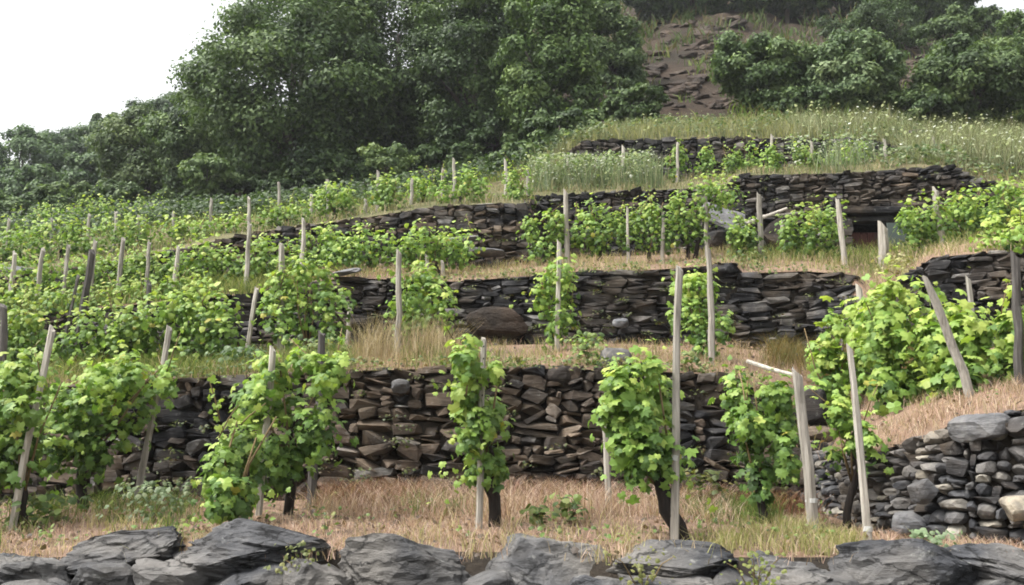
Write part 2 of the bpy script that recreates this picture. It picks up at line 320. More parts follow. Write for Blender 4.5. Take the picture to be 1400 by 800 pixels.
def wall(name, label, kb, kt, px0, px1, wr, hr, depth, protolist, seed, skip=None, parts_px=None, sink=.12, lean=0, group=None, over=1.08, maxparts=300, pick=None, tilt=.09):
    rs = random.Random(seed); px = np.linspace(px0, px1, int((px1 - px0) * 2) + 2)
    B = line(kb, px); Tp = line(kt, px); s = np.concatenate([[0], np.cumsum(np.hypot(np.diff(B[:, 0]), np.diff(B[:, 1])))])
    L = s[-1]; H = Tp[:, 2] - B[:, 2] + sink; res = .02; n = int(L / res); sg = (np.arange(n) + .5) * res; Hs = np.interp(sg, s, H)
    pxs = np.interp(sg, s, px); skyl = np.zeros(n); out = []
    done = np.zeros(n, bool); it = 0; wmin = wr[0] * .45
    while it < 6000:
        it += 1
        act = np.where(skyl < Hs - .02, skyl, 9e9)
        i = int(np.argmin(act))
        if act[i] > 1e8: break
        h0 = skyl[i]; j = i
        while j < n and abs(skyl[j] - h0) < .025 and skyl[j] < Hs[j] - .02: j += 1
        seg = j - i
        if seg * res < wmin:
            lo = [skyl[q] for q in (i - 1, j) if 0 <= q < n]; nh = max(h0 + .03, min(lo) if lo else h0 + .1)
            if seg * res > .05: out.append((i, j, h0, min(nh, Hs[i] + .03)))
            skyl[i:j] = nh; continue
        wd = max(2, int(rs.triangular(wr[0], wr[1], wr[0] * .6 + wr[1] * .4) / res))
        if seg - wd < wmin / res: wd = min(seg, int(wr[1] * 1.3 / res))
        wd = min(wd, seg); hh = rs.uniform(*hr) * (.7 + .5 * wd * res / wr[1])
        if h0 + hh > Hs[i] - hr[0] * .5: hh = max(hr[0], Hs[i] - h0 + rs.uniform(-.02, .03))
        out.append((i, i + wd, h0, h0 + hh)); skyl[i:i + wd] = h0 + hh
    mid = len(px) // 2; loc = Vector((float(B[mid, 0]), float(B[mid, 1]), float(B[mid, 2])))
    root = empty(name, loc); tag(root, label, 'wall', group, 'thing')
    # earth core just behind the stone faces
    tx = np.gradient(B[:, 0]); ty = np.gradient(B[:, 1]); ln = np.hypot(tx, ty) + 1e-9; nx, ny = ty / ln, -tx / ln
    cs = slice(None, None, 6); off = np.stack([-nx, -ny, 0 * nx], 1)[cs] * .05
    b0 = B[cs] + off; b0[:, 2] -= sink + .1; t0 = Tp[cs] + off; t0[:, 2] -= .03; t1 = t0 + np.stack([-nx, -ny, 0 * nx], 1)[cs] * .25; t1[:, 2] -= .03
    V = np.concatenate([b0, t0, t1]) - np.array(loc); nc = len(b0); T = grid_tris(3, nc)
    if skip is not None:
        pc = px[cs][T[:, 0] % nc]; T = T[~((pc > skip[0] - 2) & (pc < skip[1] - 1) & (T.max(1) < 2 * nc))]
    obj('earth_core', mesh_tri('earth_core', V, T, M_CORE), root)
    recs = []
    for (i, j, h0, h1) in out:
        sm = (i + j) * .5 * res; pxm = float(np.interp(sm, s, px)); hm = (h0 + h1) / 2
        Hm = float(np.interp(sm, s, H)); f = (hm) / Hm
        P0 = Vector([float(np.interp(sm, s, B[:, q])) for q in range(3)]); P1 = Vector([float(np.interp(sm, s, Tp[:, q])) for q in range(3)])
        P0.z -= sink; p = P0.lerp(P1, f)
        if skip is not None and skip[0] < pxm < skip[1]:
            tp = float(np.interp(pxm, LNA[kt][:, 0], LNA[kt][:, 1])); bp = float(np.interp(pxm, LNA[kb][:, 0], LNA[kb][:, 1]))
            if bp + (tp - bp) * f > skip[2]: continue
        q = float(np.interp(sm, s, np.arange(len(px)))); qi = int(q); an = math.atan2(ty[qi], tx[qi])
        d = depth * rs.uniform(.8, 1.2)
        nrm = Vector((nx[qi], ny[qi], 0)); p = p + nrm * (rs.uniform(-.05, .04) - d * .25)
        mtx = Matrix.Translation(p - loc) @ Matrix.Rotation(an + rs.uniform(-.1, .1), 4, 'Z') @ Matrix.Rotation(rs.gauss(0, tilt), 4, 'Y') @ Matrix.Rotation(lean + rs.uniform(-.08, .08), 4, 'X') @ \
              Matrix.Diagonal((max(.04, (j - i) * res * over), d, max(.03, (h1 - h0) * (over + .04)), 1))
        inside = 1 if (parts_px is None or parts_px[0] < pxm < parts_px[1]) else 0
        if not (-60 < pxm < 1460): inside = -1
        recs.append((inside * 10 + (j - i) * res * (h1 - h0), mtx, rs.choice(pick(pxm) if pick else protolist), rs.random() < .5))
    recs.sort(key=lambda r: -r[0]); rest = []
    for c, (sc_, mtx, pm, fl) in enumerate(recs):
        if fl: mtx = mtx @ Matrix.Rotation(math.pi, 4, 'Z')
        if c < maxparts and sc_ > -5:
            o = bpy.data.objects.new('stone', pm); o.matrix_local = mtx; link(o, root)
        else: rest.append((mtx, pm))
    if rest:
        cache = {}; prt = []
        for mtx, pm in rest:
            if pm.name not in cache:
                pm.calc_loop_triangles(); V = np.array([v.co[:] for v in pm.vertices]); T = np.array([t.vertices[:] for t in pm.loop_triangles]); cache[pm.name] = (V, T)
            V, T = cache[pm.name]; mm = np.array(mtx); prt.append((V @ mm[:3, :3].T + mm[:3, 3], T))
        V, T = join(prt); o = obj('stone_filling', mesh_tri('stone_filling', V, T, rest[0][1].materials[0]), root); tag(o, kind='stuff')
    return root

wall('dry_stone_wall', 'brown rubble dry stone wall behind the lowest vines and dry grass', 'w2b', 'w2t', -330, 1112, (.07, .50), (.028, .15), .34, P_BR + P_SL[:9], 3, over=1.1, tilt=.2, parts_px=(160, 1112), pick=lambda q: P_SL if q < 345 or (q > 930 and q < 1040) else P_BR + P_SL[:5])
wall('dry_stone_wall', 'grey cobble wall with pale round stones below the bright leafy vine hedge', 'w2b', 'w2t', 1104, 1720, (.07, .22), (.035, .11), .24, P_CO + P_SL[:4], 4)
wall('dry_stone_wall', 'long dark wall of thin flat slates carrying the second grassy ledge', 'w3b', 'w3t', -330, 1172, (.16, .55), (.035, .10), .3, P_SL, 5, parts_px=(330, 1175))
wall('dry_stone_wall', 'dark stepped slate wall behind the bright leafy vine hedge', 'w3b', 'w3t', 1196, 1720, (.14, .45), (.04, .11), .3, P_SL, 6)
wall('dry_stone_wall', 'dark slate wall sloping down towards the wood, with a cut end', 'w4b', 'w4t', -300, 728, (.14, .42), (.04, .11), .28, P_SL + P_BR[:3], 7, parts_px=(160, 730))
wall('dry_stone_wall', 'slate wall with the small door opening in it', 'w4b', 'w4t', 728, 1362, (.12, .4), (.035, .10), .28, P_SL + P_BR[:3], 8, skip=(1160, 1226, 290))
wall('dry_stone_wall', 'topmost dark stone wall under the flowering meadow', 'w5b', 'w5t', 772, 1240, (.15, .45), (.05, .13), .3, P_SLF, 9)

# front parapet of big slate boulders: (px0, py0, px1, py1, depth Y, roll)
BOUL = [(-160, 770, 20, 860, 5.3, .1), (-20, 758, 105, 838, 5.3, .25), (60, 770, 205, 850, 5.15, -.1), (88, 724, 262, 792, 5.45, -.16), (178, 766, 300, 850, 5.2, .2), (252, 714, 470, 792, 5.45, .14),
        (285, 774, 420, 850, 5.2, 0), (385, 768, 480, 850, 5.2, .1), (452, 730, 668, 850, 5.35, -.12), (666, 742, 836, 860, 5.35, .1), (580, 780, 720, 860, 5.15, -.05), (0, 790, 120, 860, 5.1, .1), (1120, 785, 1200, 860, 5.2, .1), (760, 785, 880, 860, 5.2, 0), (826, 738, 1012, 812, 5.45, -.06), (850, 785, 985, 850, 5.2, .05), (968, 782, 1060, 850, 5.25, .1),
        (1030, 748, 1150, 850, 5.35, -.15), (1138, 738, 1325, 860, 5.35, -.1), (1270, 742, 1430, 812, 5.45, .1), (1310, 785, 1440, 860, 5.2, 0), (1420, 745, 1600, 850, 5.4, .1)]
fw = empty('boulder_wall', (0, 5.4, 0)); tag(fw, 'low wall of big blue-grey slate boulders edging the lowest dry grass', 'wall', kind='thing')
for i, (x0, y0, x1, y1, Y, roll) in enumerate(BOUL):
    c = pt((x0 + x1) / 2, (y0 + y1) / 2 + 3, Y); s = m_per_px(Y)
    me = rock_mesh('boulder', 500 + i, 5 if y0 < 766 else 4, M_BOULD, power=6.5, cuts=24, amp=.035, strata=.13, freq=2.6, cutr=(.45, .95))
    o = obj('boulder', me, fw); o.location = (c[0], c[1] - 5.4, c[2]); o.rotation_euler = (random.uniform(-.15, .15), roll, random.uniform(-.25, .25))
    o.scale = ((x1 - x0) * s * 1.0, random.uniform(.55, .8), (y1 - y0) * s * 1.02)
rs = random.Random(2)
for row in range(5):
    x = -5.2 + rs.random() * .3
    while x < 4.6:
        wd = rs.uniform(.3, .7); h = .17
        o = obj('stone', rs.choice(P_SL + P_BR), fw); o.location = (x + wd / 2, rs.uniform(-.25, -.15), .08 + row * .15); o.scale = (wd * 1.08, .5, h * 1.15); o.rotation_euler = (rs.uniform(-.1, .1), rs.uniform(-.08, .08), rs.uniform(-.1, .1)); x += wd
V = np.array([(x, y, z) for z in (-.1, 1.0) for x, y in ((-7, -.05), (7, -.05), (7, .3), (-7, .3))]); V[4:, 2] = .72
T = np.array([(0, 1, 5), (0, 5, 4), (4, 5, 6), (4, 6, 7)]); obj('earth_core', mesh_tri('earth_core', V, T, M_CORE), fw)
# ground closing the gap between boulders and terrace
px = np.arange(-400, 1801, 20.0); a = line('w1t', px); b = a.copy(); b[:, 1] -= .28; b[:, 2] -= .16; c = b.copy(); c[:, 2] -= .5
tag(obj('terrace_edge_ground', mesh_tri('terrace_edge', np.concatenate([c, b, a]), grid_tris(3, len(px)), M_CORE, smooth=True)), kind='structure')

# ------------------------------------------------------------------ leaves
LEAF12 = np.array([(0, .42, .05), (0, .08, 0), (.28, -.12, -.06), (.55, .15, -.12), (.40, .40, -.03), (.5, .68, -.14), (.2, .68, -.05), (0, 1.0, -.16), (-.2, .68, -.05), (-.5, .68, -.14), (-.40, .40, -.03), (-.55, .15, -.12), (-.28, -.12, -.06)], float)
LT12 = np.array([(0, i, i % 12 + 1) for i in range(1, 13)])
LEAF6 = np.array([(0, .45, .05), (0, 0, 0), (.5, .12, -.1), (.42, .65, -.1), (0, 1, -.15), (-.42, .65, -.1), (-.5, .12, -.1)], float)
LT6 = np.array([(0, i, i % 6 + 1) for i in range(1, 7)])
LEAF2 = np.array([(0, 0, 0), (.34, .5, -.06), (0, 1, 0), (-.34, .5, -.06)], float); LT2 = np.array([(0, 1, 2), (0, 2, 3)])
def unit(a): return a / (np.linalg.norm(a, axis=-1, keepdims=True) + 1e-9)
def leaf_frames(nrm, g, droop=1.0):
    n = len(nrm); ax = np.tile([0, 0, -droop], (n, 1)) + g.normal(0, .55, (n, 3)); ax -= nrm * (ax * nrm).sum(1, keepdims=True); ax = unit(ax)
    return np.cross(ax, nrm), ax, nrm
def leaf_cloud(P, N, size, col, g, tmpl, tt, droop=1.0):
    X, Y, Z = leaf_frames(unit(N), g, droop); L = tmpl[None]; s = size[:, None, None]
    curl = g.uniform(.3, 1.8, (len(P), 1, 1))
    V = P[:, None] + s * (X[:, None] * L[..., 0:1] + Y[:, None] * (L[..., 1:2] - .4) + Z[:, None] * L[..., 2:3] * curl)
    k = tmpl.shape[0]; T = (tt[None] + (np.arange(len(P)) * k)[:, None, None]).reshape(-1, 3)
    return V.reshape(-1, 3), T, np.repeat(col, k, 0)

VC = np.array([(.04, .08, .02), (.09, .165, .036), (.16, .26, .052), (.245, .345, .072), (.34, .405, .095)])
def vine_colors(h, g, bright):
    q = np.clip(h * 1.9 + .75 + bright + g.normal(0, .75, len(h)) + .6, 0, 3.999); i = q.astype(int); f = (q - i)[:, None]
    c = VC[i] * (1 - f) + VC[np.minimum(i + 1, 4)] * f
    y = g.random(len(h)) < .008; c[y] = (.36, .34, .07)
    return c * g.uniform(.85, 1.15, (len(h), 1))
LEAFOBJ = []
for ci in range(6):
    g_ = np.random.default_rng(ci); L = LEAF12.copy(); L[:, 1] -= .4; L[:, 2] *= g_.uniform(.6, 1.8); L[:, 2] += L[:, 0] ** 2 * g_.uniform(-.3, .3)
    LEAFOBJ.append(mesh_tri('leaf', L, LT12, M_VINE, np.tile(VC[[1, 2, 2, 3, 3, 1][ci]] * 1.05, (13, 1))))
def vine(k, t, box, n, label, group=None, seed=0, bright=0., tmpl=12, trunk_r=.03, trunk_to=None, trunk_px=None, leaf=(.045, .085), nparts=0, shoots=4, deep=None, trunk=True, poly=None):
    """box: foliage extent in the photograph; the distance comes from the terrace point under it"""
    g = np.random.default_rng(seed + 1000); x0, y0, x1, y1 = box; pxc = trunk_px if trunk_px is not None else (x0 + x1) / 2
    base = terr1(k, pxc, t); Y = base.y; A = pt(x0, y1, Y); Bq = pt(x1, y0, Y)
    W = Bq[0] - A[0]; Ht = Bq[2] - A[2]; c0 = np.array([(A[0] + Bq[0]) / 2, Y, A[2]]); dp = deep if deep else min(.55, .25 + W * .3)
    if tmpl == 6: leaf = (.045, .08); n = int(n * 1.25)
    n = int(n * 2.3); root = empty('grapevine', base); tag(root, label, 'vine', group); bl = np.array(base)
    nb = max(9, int(W * Ht / .024)); nb = min(nb, 130)
    bx = g.uniform(-.5, .5, nb); bz = g.uniform(0.0, 1.0, nb)
    edge = 1 - .35 * np.abs(bx * 2) ** 3 if W > .8 else 1 - .12 * np.abs(bx * 2) ** 2
    br = g.uniform(.08, .17, nb) * min(1.25, .6 + W * .6)
    narrow = (.68 + .32 * np.sin(np.clip(bz, 0, 1) * 2.3)) if W < .8 else np.ones(nb)
    bc = np.stack([bx * narrow * max(.05, W - br.mean() * 1.1), g.normal(0, dp * .28, nb), br * .6 + bz * edge * np.maximum(.05, Ht - br * 1.3)], 1) + c0
    if poly is not None:      # blobs fill the outline read off the photograph, at the vine's own distance
        pg = np.array(poly, float); lo, hi = pg.min(0), pg.max(0); got = []
        while len(got) < nb:
            q = lo + (hi - lo) * g.random(2); ins = False
            for (ax_, ay_), (bx_, by_) in zip(pg, np.roll(pg, -1, 0)):
                if (ay_ > q[1]) != (by_ > q[1]) and q[0] < (bx_ - ax_) * (q[1] - ay_) / (by_ - ay_) + ax_: ins = not ins
            if ins: got.append(q)
        got = np.array(got); ctr = pg.mean(0); br = br * .85; shr = 1 - .6 * np.clip(br.mean() / m_per_px(Y) / (np.abs(pg - ctr).mean(0) * 2 + 1), 0, .35)
        got = ctr + (got - ctr) * np.array([shr[0], .97]); bc = pt(got[:, 0], got[:, 1], Y); bc[:, 1] += g.normal(0, dp * .28, nb)
    which = g.choice(nb, n, p=(br ** 2) / (br ** 2).sum())
    d = unit(g.normal(0, 1, (n, 3)) + np.array([0, -.25, .25])); rr = br[which] * np.where(g.random(n) < .16, g.uniform(1.05, 1.75, n), g.uniform(.5, 1.1, n))
    P = bc[which] + d * rr[:, None] * np.array([1, 1, 1.45]); N = d * .8 + np.array([0, -.25, .55]) + g.normal(0, .35, (n, 3))
    hh = np.clip((P[:, 2] - A[2]) / max(Ht, .1), 0, 1.2) - .35 + (np.minimum(rr / br[which], 1.2) - .85) * .8  # shade painted into leaf colour: lower, inner leaves darker; young tops yellower
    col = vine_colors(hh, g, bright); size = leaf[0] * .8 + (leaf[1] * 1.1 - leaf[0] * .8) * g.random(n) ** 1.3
    # young shoots reaching out of the top
    sP, canes = [], []
    for i in range(shoots):
        o = bc[g.integers(nb)].copy(); o[2] = A[2] + Ht * g.uniform(.6, .9); dirn = np.array([g.normal(0, .45), g.normal(0, .3), 1.0]); Ls = g.uniform(.15, .38)
        e = o + dirn * Ls; canes.append([Vector(o), Vector(o + dirn * Ls * .5 + np.array([0, 0, .02])), Vector(e)])
        for q in np.linspace(.2, 1, 7): sP.append(o + dirn * Ls * q + g.normal(0, .025, 3))
    # trailing shoots at the side
    for i in range(shoots + 2):
        o = bc[g.integers(nb)]; sgn = g.choice([-1, 1]); dirn = np.array([sgn * g.uniform(.5, 1.0), g.normal(0, .3), g.uniform(-.9, .25)]); lq = g.uniform(.25, .45)
        for q in np.linspace(.3, 1, 6): sP.append(o + dirn * lq * q + np.array([0, 0, -.1]) * q * q + g.normal(0, .025, 3))
    if sP:
        sP = np.array(sP); m_ = len(sP); P = np.concatenate([P, sP]); N = np.concatenate([N, g.normal(0, .6, (m_, 3)) + np.array([0, -.5, .6])])
        col = np.concatenate([col, vine_colors(np.full(m_, .75), g, bright)]); size = np.concatenate([size, g.uniform(leaf[0] * .65, leaf[1] * .7, m_)])
    P = P - bl
    if nparts:
        front = np.argsort(P[:n, 1] + g.normal(0, .03, n))[:nparts * 2]; pick = g.choice(front, nparts, replace=False)
        X, Yv, Z = leaf_frames(unit(N[pick]), g)
        for q, i in enumerate(pick):
            o = obj('leaf', LEAFOBJ[int(g.integers(6))], root); s = size[i] * 1.05
            mt = Matrix(((X[q, 0], Yv[q, 0], Z[q, 0]), (X[q, 1], Yv[q, 1], Z[q, 1]), (X[q, 2], Yv[q, 2], Z[q, 2])))
            o.matrix_local = Matrix.LocRotScale(Vector(P[i]) + Vector((0, -.02, 0)), mt.to_quaternion(), (s, s, s))
        keep = np.ones(len(P), bool); keep[pick] = False; P, N, col, size = P[keep], N[keep], col[keep], size[keep]
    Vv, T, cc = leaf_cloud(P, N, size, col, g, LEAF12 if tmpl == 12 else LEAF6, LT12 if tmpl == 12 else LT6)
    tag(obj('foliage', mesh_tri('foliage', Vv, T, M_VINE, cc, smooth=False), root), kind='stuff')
    if not trunk: return root
    rs = random.Random(seed); top = Vector((c0[0], Y, A[2] + Ht * .45)) - base; low = Vector((rs.uniform(-.03, .03), 0, -.08)); pts = [low]
    if trunk_to is not None: kn = Vector(pt(trunk_to[0], trunk_to[1], Y)) - base
    else: kn = Vector((top.x * .4 + rs.uniform(-.05, .05), 0, max(.12, (A[2] - base.z) * .8)))
    for q in (.35, .7): pts.append(kn * q + Vector((rs.uniform(-.025, .025), rs.uniform(-.03, .03), 0)))
    pts += [kn, kn.lerp(top, .5) + Vector((rs.uniform(-.05, .05), rs.uniform(-.05, .05), 0)), top]
    Vv, T = tube(pts, [trunk_r * 1.35, trunk_r * 1.1, trunk_r, trunk_r * 1.0, trunk_r * .4, trunk_r * .22], 9, .22, rs=rs)
    obj('trunk', mesh_tri('trunk', Vv, T, M_BARK, smooth=True), root)
    for i in range(3 if tmpl == 12 else 1):
        e = Vector((rs.uniform(-.4, .4) * W + c0[0], Y + rs.uniform(-.1, .1), A[2] + Ht * rs.uniform(.7, .98))) - base
        mid = kn.lerp(e, .5) + Vector((rs.uniform(-.08, .08), rs.uniform(-.08, .08), 0)); Vv, T = tube([kn * .95, mid, e], [.011, .008, .005], 6, .1, rs=rs)
        obj('cane', mesh_tri('cane', Vv, T, M_CANE, smooth=True), root)
    for c in canes[:3]:
        Vv, T = tube([p - base for p in c], [.006, .005, .003], 5, 0, rs=rs); obj('cane', mesh_tri('cane', Vv, T, M_CANE, smooth=True), root)
    return root

def stake(k, t, top, bpx, label, group=None, r=.03, m=None, square=None, seed=0, tie=None, splinter=True):
    rs = random.Random(seed * 7 + int(top[0])); base = terr1(k, bpx, t); P = Vector(pt(top[0], top[1], base.y)) - base
    P.y += rs.uniform(-.03, .03); sd_ = 6 if r < .035 else 8; n = 6; path = []; rad = []
    for i in range(n):
        f = i / (n - 1); p = P * f + Vector((rs.gauss(0, .006), rs.gauss(0, .006), 0)) * (1 if 0 < i else 0)
        if i == 0: p = Vector((0, 0, -.15)) - P * .02
        path.append(p); rad.append(r * (1.08 - .22 * f) * rs.uniform(.94, 1.06))
    V, T = tube(path, rad, sd_, .12, rs=rs)
    if splinter:      # slanted, split top
        q = (n - 1) * sd_
        for i in range(sd_): V[q + i, 2] += r * (1.0 * math.cos(2 * math.pi * i / sd_ + rs.random()) + rs.uniform(-.3, .5))
        V[n * sd_, 2] -= r * .2
    me = mesh_tri('stake', V, T, m or M_WOOD)
    if tie is None:
        o = obj('wooden_stake', me, None, base); tag(o, label, 'stake', group); return o
    root = empty('wooden_stake', base); tag(root, label, 'stake', group); obj('pole', me, root)
    for f in tie:
        p = P * f; d = P.normalized(); rr = r * 1.12; Vt, Tt = tube([p - d * .012, p + d * .012 + Vector((.004, 0, .006))], [rr, rr], 10, .05, rs=rs); obj('tie', mesh_tri('tie', Vt, Tt, M_TIE), root)
    return root

# ------------------------------------------------------------------ vines
V = vine
V(1, .45, (-70, 492, 108, 665), 620, 'wide leafy grapevine behind the leaning grey stake, at the edge of the lowest terrace', seed=1, tmpl=12, nparts=40, trunk_px=30, poly=[(-80, 520), (0, 510), (40, 500), (62, 490), (78, 540), (66, 620), (40, 655), (0, 672), (-80, 670)])
V(1, .72, (92, 476, 262, 655), 700, 'broad grapevine between two slanting stakes, covering the rubble wall end', seed=2, tmpl=12, nparts=50, trunk_px=112, trunk_r=.04, trunk_to=(112, 640), poly=[(62, 505), (90, 482), (140, 477), (180, 488), (230, 484), (264, 500), (250, 525), (212, 532), (206, 560), (186, 592), (165, 622), (140, 638), (100, 635), (75, 645), (58, 600)])
V(1, .5, (338, 476, 472, 640), 520, 'bushy grapevine hanging over the pale topped stake by the long boulder', seed=3, tmpl=12, nparts=40, trunk_px=395, poly=[(362, 505), (375, 478), (420, 490), (470, 474), (474, 520), (464, 560), (460, 592), (432, 622), (410, 652), (385, 655), (350, 650), (325, 640), (312, 615), (322, 582), (340, 548)])
V(1, .3, (284, 560, 392, 695), 300, 'low trailing grapevine with yellow leaves just above the dry pink grass', seed=4, tmpl=12, nparts=25, trunk_px=326, trunk_r=.04, bright=.3, poly=[(283, 668), (288, 635), (315, 598), (348, 590), (368, 622), (352, 672), (325, 698), (300, 692)])
V(1, .35, (618, 476, 704, 664), 430, 'narrow upright grapevine tied to the drilled pale stake', seed=5, tmpl=12, nparts=45, trunk_px=676, trunk_r=.042, trunk_to=(668, 664), bright=.35, poly=[(621, 520), (630, 500), (640, 478), (657, 476), (682, 490), (694, 520), (702, 545), (707, 570), (692, 592), (690, 626), (680, 652), (665, 668), (645, 662), (630, 647), (624, 610), (627, 570), (619, 545)])
V(1, .16, (806, 490, 934, 668), 560, 'grapevine with a thick black slanting trunk by the tall straight stake', seed=6, deep=.36, shoots=2, tmpl=12, nparts=50, trunk_px=928, trunk_r=.05, trunk_to=(908, 676), bright=.1, poly=[(803, 494), (830, 504), (868, 510), (902, 504), (920, 526), (928, 610), (930, 704), (904, 706), (884, 690), (856, 668), (834, 650), (829, 608), (826, 566), (810, 528)])
V(1, .55, (997, 512, 1090, 670), 440, 'dark leafy grapevine beside the thick grey post', seed=7, tmpl=12, nparts=40, bright=-.35, poly=[(998, 528), (1018, 512), (1050, 518), (1080, 538), (1087, 580), (1084, 622), (1076, 648), (1056, 666), (1038, 668), (1018, 642), (1003, 605), (1000, 560)])
V(1, .8, (1130, 560, 1184, 648), 130, 'small grapevine shoot at the corner of the cobble wall', seed=8, tmpl=12, nparts=15, trunk_px=1160, poly=[(1138, 560), (1165, 548), (1182, 590), (1180, 642), (1155, 648), (1133, 625)])
HG = 'vines of the bright hedge'
for i, (t, n, tp, lb, pg) in enumerate([(.26, 380, 1140, 'bright grapevine ending the leafy hedge above the thick grey post', [(1088, 470), (1110, 438), (1150, 438), (1180, 428), (1204, 450), (1204, 525), (1180, 568), (1150, 552), (1118, 556), (1096, 520)]),
        (.27, 480, 1205, 'bright grapevine in the leafy hedge behind the long pale stake', [(1168, 440), (1195, 424), (1225, 402), (1260, 428), (1294, 438), (1294, 535), (1260, 566), (1225, 566), (1188, 552)]),
        (.3, 520, 1310, 'bright grapevine in the leafy hedge around the hard leaning stripped stake', [(1266, 440), (1290, 428), (1315, 418), (1332, 448), (1380, 438), (1404, 450), (1404, 545), (1370, 560), (1340, 528), (1300, 545), (1270, 558)]),
        (.3, 420, 1450, 'bright grapevine in the leafy hedge beside the dark upright post', [(1378, 450), (1420, 438), (1480, 448), (1530, 470), (1530, 565), (1395, 568)])]):
    q = np.array(pg); V(2, t, (q[:, 0].min(), q[:, 1].min(), q[:, 0].max(), q[:, 1].max()), n, lb, HG, seed=20 + i, tmpl=12, nparts=45, bright=.55, trunk_px=tp, shoots=8, leaf=(.06, .115), poly=pg)
V(2, .45, (360, 368, 486, 482), 420, 'dense grapevine on the second terrace between the rubble wall and a leaning white stake', seed=30, bright=.1, nparts=15, poly=[(360, 400), (374, 370), (420, 367), (455, 374), (480, 394), (486, 430), (478, 472), (450, 482), (430, 467), (400, 482), (370, 467), (363, 430)])
V(2, .5, (526, 370, 632, 488), 400, 'grapevine on the second terrace behind tall blond grass', seed=31, bright=.2, nparts=15, poly=[(528, 400), (540, 376), (570, 371), (600, 379), (617, 394), (640, 400), (625, 425), (612, 452), (600, 490), (575, 482), (545, 472), (530, 440)])
V(2, .6, (732, 366, 792, 470), 260, 'slim column grapevine against the long thin-slate wall', seed=32, bright=.3, nparts=10, trunk_r=.035, poly=[(733, 385), (750, 366), (775, 369), (784, 400), (791, 430), (779, 456), (755, 472), (741, 456), (733, 420)])
V(2, .45, (912, 374, 994, 488), 330, 'column grapevine tied to the stake by the step in the slate wall', seed=33, bright=.2, nparts=12, trunk_r=.035, poly=[(913, 400), (935, 379), (960, 377), (986, 384), (991, 420), (993, 452), (975, 482), (955, 490), (935, 467), (918, 440)])
G2 = 'vines at the wood end of the second terrace'
for i, (bx, n) in enumerate([((-60, 422, 90, 515), 480), ((75, 418, 215, 510), 480), ((195, 396, 340, 505), 540)]):
    V(2, .42, bx, n, '%s vine past the leaning white stake in the overgrown second terrace row' % ORD[2 - i], G2, seed=40 + i, bright=.3, tmpl=6, deep=.5)
G3 = 'vines at the wood end of the third terrace'
for i, (bx, t, n) in enumerate([((-60, 352, 60, 425), .5, 320), ((45, 350, 160, 420), .5, 320), ((140, 345, 245, 412), .5, 320), ((222, 332, 338, 398), .5, 340), ((322, 325, 408, 394), .5, 280), ((-40, 392, 110, 450), .12, 330), ((100, 384, 230, 436), .12, 300), ((215, 378, 300, 425), .12, 240)]):
    V(3, t, bx, n, ('%s vine towards the wood in the back row of the third terrace' % ORD[4 - i] if i < 5 else '%s vine towards the wood in the front row of the third terrace' % ORD[7 - i]), G3, seed=50 + i, bright=.35, tmpl=6, deep=.45)
G3b = 'vines sprawling before the sloping slate wall'
for i, (bx, t, n) in enumerate([((392, 310, 470, 372), .5, 200), ((446, 314, 562, 370), .4, 320), ((545, 316, 655, 364), .4, 290)]):
    V(3, t, bx, n, 'grapevine sprawling before the sloping slate wall, %s from its cut end' % ORD[2 - i], G3b, seed=60 + i, bright=.35, tmpl=6, shoots=1)
G3c = 'vines in the row before the wall with the door'
for i, (bx, t, n) in enumerate([((716, 292, 772, 358), .45, 200), ((778, 280, 862, 347), .5, 270), ((848, 274, 925, 347), .5, 260), ((912, 262, 968, 345), .5, 220)]):
    V(3, t, bx, n, '%s grapevine from the cut wall end, in the row below the slate wall' % ORD[i], G3c, seed=70 + i, bright=.2, tmpl=6)
V(3, .5, (938, 246, 1015, 292), 120, 'grapevine with shoots arching over the tilted slate slab', seed=76, bright=.45, tmpl=6, trunk_px=950)
V(3, .45, (988, 298, 1034, 348), 130, 'small grapevine in front of the tilted slate slab', seed=77, bright=.1, tmpl=6)
V(3, .45, (1060, 284, 1158, 350), 300, 'slanting grapevine beside the small door', seed=78, bright=.3, tmpl=6)
G3d = 'vines climbing the bank beyond the door'
for i, (bx, t, n) in enumerate([((1222, 276, 1292, 338), .5, 240), ((1280, 266, 1350, 328), .55, 260), ((1335, 250, 1420, 318), .6, 300), ((1400, 240, 1500, 312), .6, 300)]):
    V(3, t, bx, n, '%s grapevine past the small door, climbing the bank below the meadow' % ORD[i], G3d, seed=80 + i, bright=.2, tmpl=6)
V(3, .05, (1346, 282, 1440, 352), 240, 'yellowing grapevine on top of the stepped slate wall', seed=88, bright=1.3, tmpl=6)
G4 = 'vines on the crown of the sloping slate wall'
for i, (bx, t, n) in enumerate([((-50, 306, 50, 362), .3, 300), ((40, 300, 130, 358), .3, 290), ((120, 300, 222, 352), .3, 290), ((212, 302, 292, 346), .3, 230), ((272, 295, 350, 336), .3, 220), ((350, 280, 434, 314), .25, 210),
                               ((424, 256, 486, 304), .25, 200), ((502, 242, 556, 292), .25, 200), ((552, 244, 602, 286), .4, 160), ((598, 232, 664, 284), .25, 220), ((688, 230, 734, 284), .25, 170)]):
    V(4, t, bx, n, 'low grapevine above the sloping slate wall, %s from its cut end' % ORD[10 - i], G4, seed=90 + i, bright=.35, tmpl=6, shoots=3)
G5 = 'vines below the topmost wall'
for i, (bx, t, n) in enumerate([((912, 194, 940, 250), .55, 130), ((950, 203, 980, 248), .6, 120), ((986, 200, 1014, 246), .6, 130), ((1008, 198, 1038, 243), .6, 130), ((1038, 203, 1074, 243), .5, 130), ((1088, 193, 1118, 241), .5, 130), ((1126, 203, 1160, 240), .5, 140), ((1156, 198, 1194, 239), .5, 140)]):
    V(4, t, bx, n, '%s young pale grapevine from the tall weeds, below the topmost wall' % ORD[i], G5, seed=110 + i, bright=.2, tmpl=6, shoots=2)
G6 = 'loose vines at the edge of the wood'
